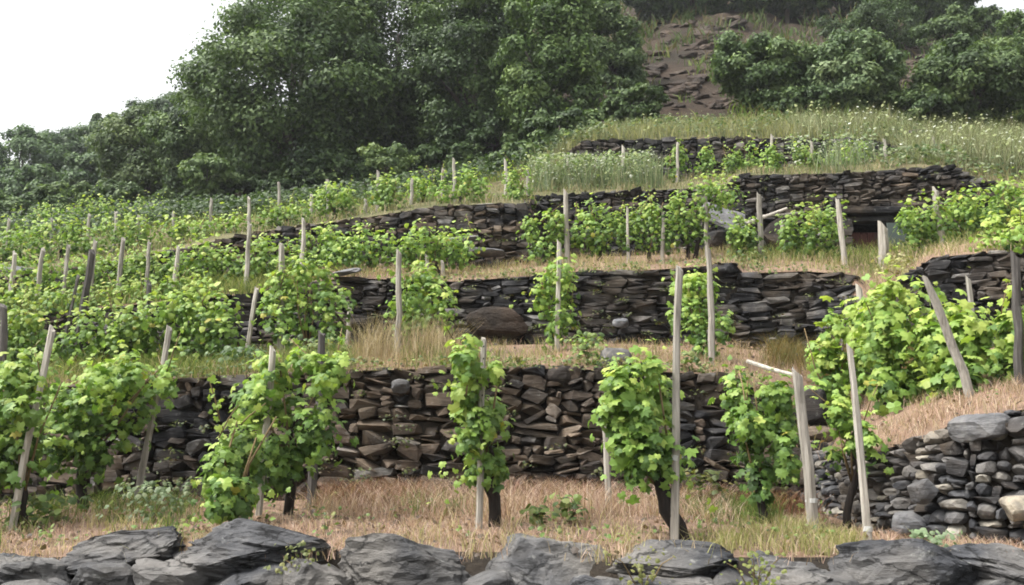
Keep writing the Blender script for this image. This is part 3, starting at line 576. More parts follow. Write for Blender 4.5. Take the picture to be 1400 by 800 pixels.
for i, (bx, n) in enumerate([((-50, 290, 45, 330), 200), ((35, 282, 110, 322), 200), ((95, 276, 170, 318), 200), ((150, 274, 232, 316), 200)]):
    V(5, .45, bx, n, 'loose spiky grapevine at the foot of the wood, %s from the small bush' % ORD[3 - i], G6, seed=130 + i, bright=.3, tmpl=6, shoots=9)

# ------------------------------------------------------------------ stakes
S = stake
S(1, .43, (70, 450), 13, 'long grey stake leaning towards the wall beside the widest vine', r=.027, tie=(.55,))
S(1, .8, (231, 448), 183, 'slanting grey stake at the end of the rubble wall', r=.029)
S(1, .46, (374, 478), 352, 'pale topped stake standing in the bushy vine', r=.026)
S(1, .75, (442, 456), 425, 'dark stake behind the bushy vine', r=.035, m=M_WDARK)
d = S(1, .325, (662, 464), 654, 'pale drilled stake holding the narrow upright vine', r=.021, tie=(.22,))
S(1, .14, (926, 366), 921, 'tall straight pale stake beside the black slanting trunk', r=.026, tie=(.3,))
S(1, .72, (826, 545), 833, 'short thin pale stake by the foot of the rubble wall', r=.026)
S(1, .5, (1089, 510), 1113, 'thick grey weathered post leaning at the wall corner', r=.04, tie=(.18,))
S(1, .42, (1162, 474), 1188, 'long pale stake in front of the cobble wall', r=.026, tie=(.08,))
S(2, .45, (1174, 393), 1190, 'pale stake rising out of the bright hedge', r=.038)
S(2, .2, (1264, 382), 1330, 'thick stripped stake leaning hard through the bright hedge', r=.036)
S(2, .5, (1324, 380), 1338, 'thin grey stake behind the bright hedge', r=.03)
S(2, .25, (1388, 350), 1394, 'dark upright post at the end of the bright hedge', r=.038, m=M_WDARK)
S(2, .75, (1157, 405), 1148, 'thin twig-like stake by the end of the thin-slate wall', r=.018, m=M_WDARK)
S(2, .36, (546, 345), 543, 'pale stake in the vine behind the blond grass', r=.034)
S(2, .55, (764, 330), 762, 'pale stake in the slim column vine', r=.03)
S(2, .3, (970, 338), 973, 'stake in the column vine by the step in the slate wall', r=.034)
S(2, .45, (385, 335), 383, 'pale stake in the dense vine of the second terrace', r=.04)
S(2, .6, (351, 394), 335, 'thin white stake leaning beside a dark gap in the wall', r=.03)
S(2, .5, (206, 388), 200, 'grey stake in the overgrown second terrace row', r=.035, m=M_WDARK)
S(2, .5, (127, 346), 100, 'thick dark post with a slanted top in the overgrown rows', r=.045, m=M_WDARK)
S(2, .45, (108, 378), 78, 'thin dark stake leaning beside the thick dark post', r=.022, m=M_WDARK)
S(2, .3, (7, 418), 2, 'dark post beside the pale slab in the overgrown row', r=.045, m=M_WDARK)
S(2, .85, (478, 420), 474, 'short stake by the dark wall end on the second terrace', r=.028)
g3 = 'stakes of the third terrace'
for q_, (tp, b, r) in enumerate(sorted([((583, 350), 584, .032), ((605, 358), 606, .03), ((415, 300), 413, .035), ((342, 306), 337, .035), ((448, 372), 447, .035), ((131, 330), 122, .035), ((169, 327), 160, .035), ((59, 342), 48, .035), ((243, 338), 236, .035), ((21, 346), 12, .035), ((206, 333), 198, .03), ((93, 336), 84, .03)], reverse=True)):
    S(3, .3, tp, b, 'weathered stake below the sloping slate wall, %s from its cut end' % ORD[q_], g3, r=r)
g3b = 'stakes before the wall with the door'
for q_, (tp, b, r) in enumerate([((773, 262), 776, .04), ((858, 284), 859, .025), ((907, 290), 906, .03), ((965, 265), 966, .032)]):
    S(3, .45, tp, b, '%s weathered stake from the cut wall end, in the row below the slate wall' % ORD[q_], g3b, r=r)
S(3, .55, (1037, 267), 1041, 'upright pale stake crossed by the fallen pole', r=.045)
S(3, .35, (1146, 274), 1156, 'stake leaning beside the small door', r=.045)
S(3, .5, (1206, 309), 1209, 'short thick post standing before the small door', r=.08)
S(3, .5, (1279, 259), 1288, 'stake on the bank beyond the small door', r=.05)
S(3, .6, (1070, 303), 1071, 'short stump of a stake by the fallen pole', r=.035)
g4 = 'stakes above the sloping slate wall'
for q_, (tp, b) in enumerate(sorted([((190, 296), 190), ((237, 290), 237), ((288, 272), 287), ((341, 271), 340), ((382, 251), 381), ((427, 268), 425), ((448, 247), 449), ((517, 234), 516), ((606, 231), 605), ((621, 219), 621), ((692, 219), 692), ((722, 234), 722), ((500, 272), 499), ((564, 245), 562), ((655, 246), 655), ((12, 300), 8), ((71, 300), 68), ((122, 294), 118), ((158, 290), 156)], reverse=True)):
    S(4, .35, tp, b, 'pale stake above the sloping slate wall, %s from its cut end' % ORD[q_], g4, r=.034)
g5 = 'stakes below the topmost wall'
for q_, (tp, b) in enumerate([((777, 214), 776), ((815, 215), 815), ((852, 200), 852), ((926, 196), 926), ((1055, 186), 1055), ((1110, 194), 1108), ((1168, 205), 1168), ((1208, 192), 1211), ((1276, 188), 1277)]):
    S(4, .5, tp, b, 'thin pale stake below the topmost wall, %s from its wood end' % ORD[q_], g5, r=.035)

pp = [c for c in d.children if c.name.startswith('pole')][0]; P_ = Vector(pt(662, 464, d.location.y)) - d.location
for f in np.linspace(.5, .96, 8):
    me = hull_mesh('nail_hole', int(f * 99), M_BARK, 8); o = obj('nail_hole', me, d); o.scale = (.011, .006, .014); o.location = P_ * float(f) + Vector((0, -.019, 0))
# fallen poles and rails
def pole(a, b, Y0, Y1, r, label, m=M_WOOD):
    A = Vector(pt(a[0], a[1], Y0)); B = Vector(pt(b[0], b[1], Y1)); V_, T_ = tube([Vector(), (B - A) * .5 + Vector((0, 0, -.01)), B - A], [r, r * .95, r * .8], 7, .12)
    tag(obj('wooden_pole', mesh_tri('pole', V_, T_, m), None, A), label, 'pole')
pb = terr1(1, 1113, .5).y
pole((1022, 494), (1092, 514), pb + .4, pb, .016, 'thin rail lying from the terrace edge to the thick grey post')
pole((1000, 312), (1076, 285), 16.3, 16.4, .035, 'long pale pole leaning across the upright stake by the slab')
pole((1042, 296), (1100, 290), 16.5, 16.5, .03, 'second pale pole lying behind the slanting vine')

# ------------------------------------------------------------------ slabs and loose stones
def loose(px, py, Y, w_, h_, d_, label, protos_, cat='stone', rot=(0, 0, 0), name='loose_stone', sub=3, m=None, power=3):
    c = pt(px, py, Y); o = obj(name, rock_mesh(name, int(px + py), sub, m or protos_[0].materials[0], power=9 if name == 'slate_slab' else power, cuts=8, amp=.05))
    o.location = c; o.scale = (w_ * m_per_px(Y), d_, h_ * m_per_px(Y)); o.rotation_euler = rot; tag(o, label, cat); return o
loose(841, 493, 9.45, 46, 34, .3, 'rounded grey boulder on the crown of the rubble wall above the black trunk vine', P_CO)
loose(768, 515, 9.32, 42, 32, .25, 'brownish block on the crown of the rubble wall', P_BR)
loose(548, 528, 9.14, 24, 20, .16, 'small white stone in the top course of the rubble wall', P_PALE)
loose(680, 442, 12.45, 85, 44, .35, 'big brown boulder at the foot of the thin-slate wall', P_BR, m=M_SCREE)
loose(848, 442, 12.4, 22, 14, .2, 'small pale stone at the foot of the thin-slate wall', P_PALE)
loose(1340, 584, 6.5, 66, 38, .35, 'big pale blue boulder capping the cobble wall', P_PALE, rot=(0, -.2, .2))
loose(1412, 582, 6.3, 66, 28, .35, 'flat grey boulder next to the big pale blue one on the cobble wall', P_CO, rot=(0, -.15, 0))
loose(1390, 695, 6.12, 42, 34, .22, 'large cream rounded stone in the cobble wall', P_PALE, m=stone_mat('cream_stone', [(0, (.22, .195, .155)), (1, (.27, .24, .19))], layer=3, tint_amt=.1))
loose(1262, 672, 6.62, 34, 34, .2, 'pale rounded cobble half way up the cobble wall', P_PALE)
loose(1242, 716, 6.75, 38, 32, .2, 'pale cobble at the foot of the cobble wall', P_PALE)
loose(1110, 560, 9.2, 46, 60, .4, 'dark block at the broken end of the rubble wall', P_SL, rot=(0, .2, 0))
loose(991, 300, 16.2, 68, 10, .75, 'big tilted pale slate slab propped over a dark hollow', P_PALE, rot=(.8, .25, .2), name='slate_slab', sub=4)
loose(1008, 334, 16.4, 30, 26, .35, 'grey block under the tilted slate slab', P_BR)
loose(1058, 320, 16.4, 34, 46, .3, 'grey upright block behind the upright stake', P_BR, rot=(0, .3, 0))
loose(985, 330, 16.6, 44, 30, .3, 'dark block in the hollow under the tilted slab', P_SL)
loose(625, 330, 14.95, 60, 12, .4, 'pale flat slab sticking out of the sloping slate wall', P_PALE, rot=(.2, -.1, 0), name='slate_slab')
loose(660, 345, 14.9, 60, 10, .35, 'thin pale slab low in the sloping slate wall', P_PALE, name='slate_slab')
loose(474, 372, 12.75, 40, 8, .4, 'flat pale slab on the crown of the slate wall by the dense vine', P_PALE, rot=(.2, -.25, 0), name='slate_slab')
loose(26, 488, 10.9, 64, 12, .5, 'pale slab beside the dark post in the overgrown row', P_PALE, rot=(.3, -.08, 0), name='slate_slab')
loose(16, 368, 14.7, 44, 10, .5, 'grey slab in the overgrown rows of the third terrace', P_PALE, rot=(.3, .2, 0), name='slate_slab')
loose(1305, 188 + 10, 21.5, 36, 18, .5, 'dark rock at the end of the topmost wall', P_SL)
loose(1250, 186, 21.4, 30, 18, .5, 'dark flat rock beside the flowering meadow', P_SL)
loose(990, 370, 12.75, 36, 22, .3, 'square dark block standing up at the step in the slate wall', P_SL)

# ------------------------------------------------------------------ small door shelter in the wall
Yd = 16.35; A = Vector(pt(1163, 350, Yd)); Bv = Vector(pt(1224, 290, Yd)); W_ = Bv.x - A.x; H_ = Bv.z - A.z
sh = empty('stone_shelter', A); tag(sh, 'small shelter with a red-brown plank door under a slate lintel in the wall', 'shelter')
def box(name, x0, x1, y0, y1, z0, z1, m, parent, bev=.01):
    bm = bmesh.new(); bmesh.ops.create_cube(bm, size=1); me = bpy.data.meshes.new(name)
    bmesh.ops.scale(bm, vec=(x1 - x0, y1 - y0, z1 - z0), verts=bm.verts)
    if bev: bmesh.ops.bevel(bm, geom=bm.edges[:], offset=bev, segments=1, affect='EDGES')
    bm.to_mesh(me); bm.free(); me.materials.append(m); o = obj(name, me, parent); o.location = ((x0 + x1) / 2, (y0 + y1) / 2, (z0 + z1) / 2); return o
box('back_wall', -.2, W_ + .2, .75, .85, -.2, H_ + .15, M_CORE, sh, 0); box('side_wall', -.2, -.02, .02, .8, -.2, H_ + .1, M_CORE, sh, 0); box('side_wall', W_ + .02, W_ + .2, .02, .8, -.2, H_ + .1, M_CORE, sh, 0)
box('ceiling', -.2, W_ + .2, .05, .8, H_ + .05, H_ + .12, M_CORE, sh, 0)
o = obj('lintel', P_SL[2], sh); o.location = (W_ / 2, .1, H_ + .02); o.scale = (W_ + .45, .4, .13)
o = obj('lintel', P_SL[5], sh); o.location = (W_ / 2 - .05, .2, H_ - .12); o.scale = (W_ + .2, .4, .12)
dr = box('door', .02, W_ - .02, .30, .33, -.05, H_ * .62, M_DOOR, sh)
for i in range(6):
    a0 = .02 + (W_ - .04) * i / 6; box('plank', -W_ / 2 + .02 + a0 + .006 - .02, -W_ / 2 + a0 + (W_ - .04) / 6 - .006, -.035, -.017, -H_ * .335, H_ * (.33 - .02 * (i % 3)), M_DOOR, dr, .004)
for i in range(4):
    o = obj('jamb_stone', P_SL[i], sh); o.location = (-.05, .05, .08 + i * .17); o.scale = (.2, .3, .17)
    o = obj('jamb_stone', P_SL[i + 4], sh); o.location = (W_ + .06, .05, .08 + i * .17); o.scale = (.2, .3, .17)
A2 = Vector(pt(1216, 350, 16.1)); B2 = Vector(pt(1240, 304, 16.1))
bm_o = box('metal_sheet', 0, B2.x - A2.x, 0, .02, -.05, B2.z - A2.z, M_SHEET, None, .004); bm_o.location += A2; bm_o.rotation_euler = (-.12, 0, .1); tag(bm_o, 'grey-green sheet leaning beside the small door', 'sheet')

# ------------------------------------------------------------------ trees and bushes
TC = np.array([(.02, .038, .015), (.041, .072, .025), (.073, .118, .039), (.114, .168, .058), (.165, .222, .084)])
LEAF1 = np.array([(-.36, .2, 0), (.3, .0, -.05), (.05, 1, 0)], float); LT1 = np.array([(0, 1, 2)])
def crown_mesh(name, rx, ry, rz, ncl, nleaf, seed, bright=0., leaf=(.11, .2), clr=(.18, .32), tintc=(1, 1, 1), hollow=.45, squash=1.0):
    nleaf = int(nleaf * 2.8); leaf = (leaf[0] * .85, leaf[1] * .85); ncl = int(ncl * 1.9); clr = (clr[0] * .62, clr[1] * .95); g = np.random.default_rng(seed); R0 = (rx * ry * rz) ** (1 / 3)
    d = unit(g.normal(0, 1, (ncl, 3))); d[:, 2] = d[:, 2] * .98 + .02; rad = g.uniform(hollow, .93, ncl) ** .7
    wob = 1 + .22 * np.sin(d[:, 0] * 3.1 + seed) * np.cos(d[:, 1] * 2.7 + seed * .7) + .12 * np.sin(d[:, 2] * 5 + seed)
    cc = d * (rad * wob)[:, None] * np.array([rx, ry, rz]); cr = g.uniform(*clr, ncl) * R0
    which = g.choice(ncl, nleaf, p=cr ** 2 / (cr ** 2).sum()); dd = unit(g.normal(0, 1, (nleaf, 3)) + d[which] * .55 + np.array([0, 0, .35]))
    tw = g.normal(0, 1, (nleaf, 3)) * .05 * R0
    rr = cr[which] * np.where(g.random(nleaf) < .12, g.uniform(1.0, 1.35, nleaf), g.uniform(.5, 1.05, nleaf))
    P = cc[which] + dd * rr[:, None] * np.array([1.1, 1.1, .75]) + tw * .8
    N = dd + np.array([0, 0, .3]) + g.normal(0, .35, (nleaf, 3))
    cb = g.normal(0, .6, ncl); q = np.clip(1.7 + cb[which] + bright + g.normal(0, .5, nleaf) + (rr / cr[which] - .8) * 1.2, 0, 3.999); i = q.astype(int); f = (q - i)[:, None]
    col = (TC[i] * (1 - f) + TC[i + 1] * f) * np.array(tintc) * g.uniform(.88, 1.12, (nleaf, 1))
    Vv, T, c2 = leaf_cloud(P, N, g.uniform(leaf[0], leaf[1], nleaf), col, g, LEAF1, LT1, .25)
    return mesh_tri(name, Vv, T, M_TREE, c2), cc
def build_tree(name, base, cen, rx, ry, rz, ncl, nleaf, seed, label, cat='tree', group=None, tr=.18, limbs=7, **kw):
    base = Vector(base); root = empty(name, base); tag(root, label, cat, group); me, cc = crown_mesh('crown', rx, ry, rz, ncl, nleaf, seed, **kw)
    cv = Vector(cen) - base; rs = random.Random(seed)
    tag(obj('crown', me, root, cv), kind='stuff')
    low = Vector((0, 0, -.4)); fork = cv * .0 + Vector((cv.x * .35, cv.y * .3, max(.25, cv.z - rz * .75)))
    Vv, T = tube([low, fork * .5 + Vector((rs.uniform(-.1, .1), 0, 0)), fork, cv + Vector((0, 0, rz * .25))], [tr * 1.25, tr, tr * .85, tr * .3], 8, .1, rs=rs)
    obj('trunk', mesh_tri('trunk', Vv, T, M_TBARK, smooth=True), root)
    for i in range(limbs):
        e = Vector(cc[rs.randrange(len(cc))]) * .9 + cv; s0 = fork.lerp(cv, rs.uniform(0, .5)); mid = s0.lerp(e, .5) + Vector((rs.uniform(-.2, .2), rs.uniform(-.2, .2), rs.uniform(0, .3)))
        Vv, T = tube([s0, mid, e], [tr * .5, tr * .32, tr * .1], 6, .1, rs=rs); obj('limb', mesh_tri('limb', Vv, T, M_TBARK, smooth=True), root)
    return root
def hill_z(px, Y):
    z = -9.
    for k in (5, 6, 7):
        t = np.linspace(0, 1, 60); p = terr(k, np.full(60, px), t)
        if p[0, 1] <= Y <= p[-1, 1]: z = float(np.interp(Y, p[:, 1], p[:, 2])); break
    else: z = float(terr(7, np.array([px]), np.array([1.]))[0, 2])
    return z
def ptree(name, ell, Y, label, nleaf, ncl, seed, cat='tree', group=None, dry=.75, **kw):
    """ell: crown centre and half sizes in photo pixels; stands on the slope at distance Y"""
    cx, cy, hx, hy = ell; c = pt(cx, cy, Y); s = m_per_px(Y); zb = hill_z(cx, Y)
    base = Vector((c[0], Y, zb)); return build_tree(name, base, c, hx * s, hx * s * dry, hy * s, ncl, nleaf, seed, label, cat, group, **kw)
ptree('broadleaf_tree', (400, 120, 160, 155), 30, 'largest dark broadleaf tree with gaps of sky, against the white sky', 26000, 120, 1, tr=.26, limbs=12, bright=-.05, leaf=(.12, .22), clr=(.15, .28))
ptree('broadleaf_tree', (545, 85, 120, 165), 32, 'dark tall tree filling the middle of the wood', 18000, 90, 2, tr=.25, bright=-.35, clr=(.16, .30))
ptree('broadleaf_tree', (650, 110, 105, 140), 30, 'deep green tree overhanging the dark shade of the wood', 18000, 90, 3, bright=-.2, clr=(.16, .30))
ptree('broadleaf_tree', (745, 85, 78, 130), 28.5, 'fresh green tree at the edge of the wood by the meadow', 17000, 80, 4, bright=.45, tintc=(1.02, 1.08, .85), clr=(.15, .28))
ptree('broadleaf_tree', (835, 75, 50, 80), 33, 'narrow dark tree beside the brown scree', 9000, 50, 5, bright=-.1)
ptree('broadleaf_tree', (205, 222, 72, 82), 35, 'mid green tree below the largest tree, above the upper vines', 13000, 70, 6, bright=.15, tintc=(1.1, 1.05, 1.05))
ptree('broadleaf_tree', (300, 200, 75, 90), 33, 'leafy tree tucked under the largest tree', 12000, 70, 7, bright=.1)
ptree('broadleaf_tree', (470, 205, 105, 70), 33, 'deep shaded tree at the foot of the wood', 10000, 60, 8, bright=-.8)  # leaf colour darkened to stand for deep shade under the crowns
ptree('broadleaf_tree', (600, 190, 85, 60), 33, 'shaded dark tree under the tall middle tree', 9000, 60, 9, bright=-.8)  # shade of the taller tree put into the leaf colour
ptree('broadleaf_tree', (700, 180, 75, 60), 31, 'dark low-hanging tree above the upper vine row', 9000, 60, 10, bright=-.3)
ptree('broadleaf_tree', (420, -20, 110, 90), 38, 'tall tree top behind the largest tree', 9000, 60, 11, bright=0)
ptree('broadleaf_tree', (660, -10, 120, 90), 38, 'tall tree top behind the fresh green tree', 10000, 60, 12, bright=.05)
ptree('sapling', (528, 222, 36, 30), 24.5, 'thin pale sapling before the dark shade of the wood', 900, 18, 13, dry=.9, bright=.9, tr=.035, limbs=7, leaf=(.08, .15), tintc=(1.1, 1.05, 1.1))
ptree('bush', (283, 240, 34, 34), 28, 'round light green bush at the foot of the largest tree', 3200, 26, 14, cat='bush', bright=.6, tr=.06)
ptree('bush', (215, 280, 26, 22), 27, 'small bush among the loose vines at the wood edge', 1500, 18, 15, cat='bush', bright=.5, tr=.05)
GL = 'far trees along the low ridge'
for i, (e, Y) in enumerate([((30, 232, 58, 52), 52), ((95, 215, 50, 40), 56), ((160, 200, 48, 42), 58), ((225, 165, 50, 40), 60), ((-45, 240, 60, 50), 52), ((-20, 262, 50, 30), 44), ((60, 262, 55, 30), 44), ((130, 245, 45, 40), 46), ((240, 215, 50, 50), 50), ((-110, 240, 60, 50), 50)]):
    ptree('ridge_tree', e, Y, 'hazy blue-green tree of the low ridge wood, %s from the largest tree' % ORD[[6, 4, 2, 1, 8, 7, 5, 3, 0, 9][i]], 6500, 60, 30 + i, group=GL, bright=-.1, tintc=(.95, 1.0, 1.15), leaf=(.16, .3), tr=.15, limbs=4)  # blue haze of distance tinted into the leaf colour
for i, (px_, py_) in enumerate([(-60, 300), (20, 292), (85, 284), (150, 278)]):
    ptree('bush', (px_, py_, 48, 26), 29, 'low bush between the loose vines and the ridge trees, %s from the small bush' % ORD[3 - i], 4200, 30, 190 + i, cat='bush', group='bushes at the ridge foot', bright=-.1, tr=.05)
ptree('ridge_tree', (145, 165, 20, 12), 58, 'small dark treetop poking above the low ridge', 900, 14, 45, bright=-.4, leaf=(.16, .28), tr=.1, limbs=3)
# hillside bushes
ptree('bush', (1165, 108, 72, 62), 27.2, 'large round grey-green bush under the crest', 9000, 60, 50, cat='bush', bright=.35, tintc=(1.15, 1.1, 1.4), tr=.1)
ptree('bush', (1045, 98, 64, 58), 27.8, 'dark olive bush beside the brown scree', 8000, 50, 51, cat='bush', bright=-.1, tr=.1)
ptree('bush', (1330, 120, 80, 68), 27, 'big deep green bush at the end of the flowering meadow', 9500, 60, 52, cat='bush', bright=.15, tr=.1)
ptree('bush', (1410, 72, 66, 56), 31, 'tall bush behind the deep green bush', 6000, 40, 53, cat='bush', bright=.15, tr=.1)
ptree('bush', (1262, 150, 48, 28), 26.6, 'low wide bush between the grey-green bush and the meadow', 4000, 30, 54, cat='bush', bright=.15, tr=.06)
ptree('bush', (862, 148, 44, 32), 27, 'low bush at the foot of the narrow dark tree', 3500, 30, 56, cat='bush', bright=.05, tr=.06)
ptree('bush', (1090, 142, 48, 26), 27, 'low bush in front of the dark olive bush', 3600, 30, 57, cat='bush', bright=.1, tr=.06)
ptree('bush', (1445, 140, 70, 60), 28, 'bush at the far end of the meadow', 6000, 40, 58, cat='bush', bright=.05, tr=.1)
ptree('bush', (1195, 42, 75, 32), 41, 'dark bush on the slope above the grey-green bush', 4500, 30, 59, cat='bush', bright=-.3, tr=.1)
ptree('bush', (1300, 50, 50, 34), 38, 'bush above the reddish rock face', 4000, 30, 60, cat='bush', bright=0, tr=.1)
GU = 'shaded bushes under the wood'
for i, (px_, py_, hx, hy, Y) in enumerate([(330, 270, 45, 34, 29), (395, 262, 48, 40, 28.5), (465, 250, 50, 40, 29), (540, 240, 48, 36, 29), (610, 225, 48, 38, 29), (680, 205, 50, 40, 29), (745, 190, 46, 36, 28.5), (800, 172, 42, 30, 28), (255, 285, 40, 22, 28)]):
    ptree('bush', (px_, py_, hx, hy), Y, 'dark bush in the shade of the wood, %s from the meadow' % ORD[7 - i if i < 8 else 8], 4200, 34, 160 + i, cat='bush', group=GU, bright=-.5, tr=.06)  # darkened leaf colour adds to the shade cast by the wood
GC = 'dark trees along the crest'
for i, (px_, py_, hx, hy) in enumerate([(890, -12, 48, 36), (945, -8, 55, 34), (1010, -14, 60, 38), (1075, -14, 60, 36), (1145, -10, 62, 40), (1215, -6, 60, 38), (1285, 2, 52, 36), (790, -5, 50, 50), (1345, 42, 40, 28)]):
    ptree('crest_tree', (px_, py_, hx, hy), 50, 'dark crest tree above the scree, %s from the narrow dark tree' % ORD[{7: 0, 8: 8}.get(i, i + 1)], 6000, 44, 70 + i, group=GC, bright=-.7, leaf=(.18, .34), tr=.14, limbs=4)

ptree('bush', (765, 186, 48, 38), 23.4, 'leafy dark bush closing the gap between the wood and the topmost wall', 6500, 40, 62, cat='bush', bright=-.2, tr=.07)
ptree('bush', (712, 220, 40, 26), 23.2, 'low bush beside the last vine above the cut wall end', 3800, 30, 63, cat='bush', bright=-.3, tr=.05)
# brown rock faces on the hill
def outcrop(label, px0, px1, py0, py1, n, seed, size=(14, 48)):
    rs = random.Random(seed); root = None
    for i in range(n):
        px_ = rs.uniform(px0, px1); k = 6; ts = np.linspace(0.02, 1, 50); want = rs.uniform(py0, py1)
        P = np.concatenate([terr(6, np.full(50, px_), ts), terr(7, np.full(50, px_), ts)]); dz = P[:, 2] - CZ; dy = P[:, 1]
        pyv = 400 - FPX * np.tan(np.arctan2(dz, dy) - PITCH); j = int(np.argmin(np.abs(pyv - want))); c = Vector(P[j]); s = m_per_px(c.y)
        if root is None: root = empty('rock_outcrop', c); tag(root, label, 'rock'); c0 = c.copy()
        o = obj('rock', rs.choice(P_SC), root); w_ = rs.triangular(size[0], size[1], size[0]) * s
        o.location = c - c0 + Vector((0, 0, w_ * .03)); o.scale = (w_, w_ * rs.uniform(.6, 1), w_ * rs.uniform(.25, .5)); o.rotation_euler = (rs.uniform(.1, .5), rs.uniform(-.45, .1), rs.uniform(-.6, .6))
outcrop('brown broken scree slope under the dark crest trees', 868, 1010, 28, 150, 130, 3, (10, 44))
outcrop('reddish rock face beside the grey-green bush', 1205, 1315, 50, 120, 60, 4)
outcrop('dark rock hollow below the grey-green bush', 1160, 1215, 150, 168, 14, 5, (10, 34))

# ------------------------------------------------------------------ grass, weeds, flowers
def grass(name, P, h, wd, cols, seed, lean=.5, label=None, cat='grass', heads=None):
    g = np.random.default_rng(seed); n = len(P); hh = g.uniform(h[0], h[1], n); a = g.uniform(0, 2 * np.pi, n); sx = np.stack([np.cos(a), np.sin(a), 0 * a], 1)
    ld = g.normal(0, lean, (n, 2)); top = P + np.concatenate([ld * hh[:, None], hh[:, None]], 1); mid = P + np.concatenate([ld * hh[:, None] * .35, hh[:, None] * .6], 1)
    ww = (g.uniform(wd[0], wd[1], n))[:, None] * sx; P = P.copy(); P[:, 2] -= .02
    V_ = np.stack([P - ww, P + ww, mid - ww * .8, mid + ww * .8, top], 1).reshape(-1, 3)
    T_ = (np.array([(0, 1, 3), (0, 3, 2), (2, 3, 4)])[None] + (np.arange(n) * 5)[:, None, None]).reshape(-1, 3)
    cols = np.array(cols); ci = g.integers(0, len(cols), n); c = cols[ci] * g.uniform(.75, 1.25, (n, 1)); cc = np.repeat(c, 5, 0)
    if heads:
        k = g.random(n) < heads[0]; q = top[k]; m_ = len(q); r = g.uniform(heads[1], heads[2], m_)
        an = np.arange(6) / 6 * 2 * np.pi; ring = np.stack([np.cos(an), np.sin(an), 0 * an], 1)
        tilt = g.normal(0, .35, (m_, 2)); hv = q[:, None] + r[:, None, None] * ring[None]; hv[..., 2] += r[:, None] * (ring[None, :, 0] * tilt[:, :1] + ring[None, :, 1] * tilt[:, 1:])
        hv = np.concatenate([hv, (q + np.array([0, 0, 1]) * r[:, None] * .4)[:, None]], 1)
        ht = np.array([(i, (i + 1) % 6, 6) for i in range(6)]); T2 = (ht[None] + (np.arange(m_) * 7)[:, None, None]).reshape(-1, 3) + len(V_)
        V_ = np.concatenate([V_, hv.reshape(-1, 3)]); T_ = np.concatenate([T_, T2]); cc = np.concatenate([cc, np.tile(heads[3], (m_ * 7, 1))])
    o = obj(name, mesh_tri(name, V_, T_, M_GRASS, cc)); tag(o, label, cat, kind='stuff'); return o
def scatter(k, px, t, n, seed, clump=0., thr=-9.):
    g = np.random.default_rng(seed); x = g.uniform(px[0], px[1], n); tt = g.uniform(t[0], t[1], n); P = terr(k, x, tt)
    if thr > -9: P = P[und(P[:, 0] * .8 + seed, P[:, 1] * .8) + g.normal(0, .35, len(P)) > thr]
    return P
def tufts(P, per, spread, seed):
    g = np.random.default_rng(seed); Q = np.repeat(P, per, 0); Q = Q + np.concatenate([g.normal(0, spread, (len(Q), 2)), np.zeros((len(Q), 1))], 1); return Q
PINK = [(.40, .27, .215), (.46, .335, .27), (.30, .19, .15), (.52, .42, .34), (.17, .105, .08)]
STRAW = [(.36, .285, .19), (.3, .23, .14), (.41, .34, .23), (.2, .155, .1)]
GRN = [(.09, .14, .035), (.14, .19, .05), (.2, .23, .08), (.06, .1, .03)]
YG = [(.3, .29, .12), (.23, .23, .09), (.36, .33, .17), (.17, .18, .06)]
MEA = [(.15, .165, .09), (.2, .21, .12), (.11, .125, .06), (.25, .24, .15)]
grass('dry_grass', tufts(scatter(1, (-150, 1400), (-.06, .98), 5400, 1, thr=.0), 7, .06, 1), (.01, .085), (.0012, .0026), PINK + PINK[:2], 1, .9, 'pinkish dry grass along the foot of the rubble wall')
grass('dry_grass', tufts(scatter(1, (430, 1000), (.45, 1.0), 1000, 2), 7, .05, 2), (.08, .24), (.001, .0025), PINK, 2, .7, 'tall reddish dry grass against the rubble wall foot')
grass('straw_grass', tufts(scatter(1, (-150, 1350), (-.06, .9), 330, 3, thr=.05), 18, .06, 3), (.03, .15), (.0015, .003), STRAW + YG[:1], 3, .5, 'straw coloured grass behind the boulders')
grass('green_grass', tufts(np.concatenate([scatter(1, (-100, 260), (.1, .95), 300, 4, thr=.1), scatter(1, (560, 800), (.3, .9), 120, 5, thr=.4), scatter(1, (940, 1060), (.5, 1), 160, 6)]), 9, .05, 4), (.06, .2), (.002, .004), GRN, 4, .5, 'low green grass in the dry lowest terrace')
grass('yellow_grass', tufts(scatter(1, (960, 1170), (.02, .4), 300, 7, thr=-.3), 10, .05, 7), (.05, .16), (.0014, .003), YG + STRAW[:1], 7, .5, 'yellow-green grass behind the boulders near the cobble wall')
grass('dry_grass', tufts(scatter(2, (-100, 1120), (.0, .98), 4200, 8, thr=-.05), 7, .07, 8), (.02, .16), (.0016, .0034), STRAW + PINK[:3] + YG[:1], 8, .55, 'straw coloured grass on the second terrace')
grass('blond_grass', tufts(scatter(2, (490, 620), (.05, .5), 60, 9), 22, .06, 9), (.2, .55), (.0015, .003), STRAW, 9, .35, 'tall blond grass before the second terrace vine')
grass('dry_grass', tufts(scatter(2, (1120, 1500), (.0, .9), 1700, 10, thr=-.1), 7, .06, 10), (.02, .11), (.0014, .003), PINK + STRAW[:2], 10, .6, 'pinkish dry grass under the bright vine hedge')
grass('scrub_grass', tufts(scatter(2, (1050, 1260), (.6, 1.0), 260, 11), 12, .07, 11), (.1, .35), (.002, .004), [(.16, .11, .05), (.2, .15, .06), (.12, .12, .05)], 11, .6, 'brownish scrub at the end of the thin-slate wall')
grass('green_grass', tufts(np.concatenate([scatter(2, (200, 480), (.0, .6), 420, 12), scatter(2, (560, 900), (.0, .5), 220, 13, thr=.3), scatter(2, (-100, 200), (0, .8), 500, 14)]), 9, .06, 12), (.08, .26), (.002, .004), GRN + YG[:2], 12, .5, 'green grass along the edge of the second terrace')
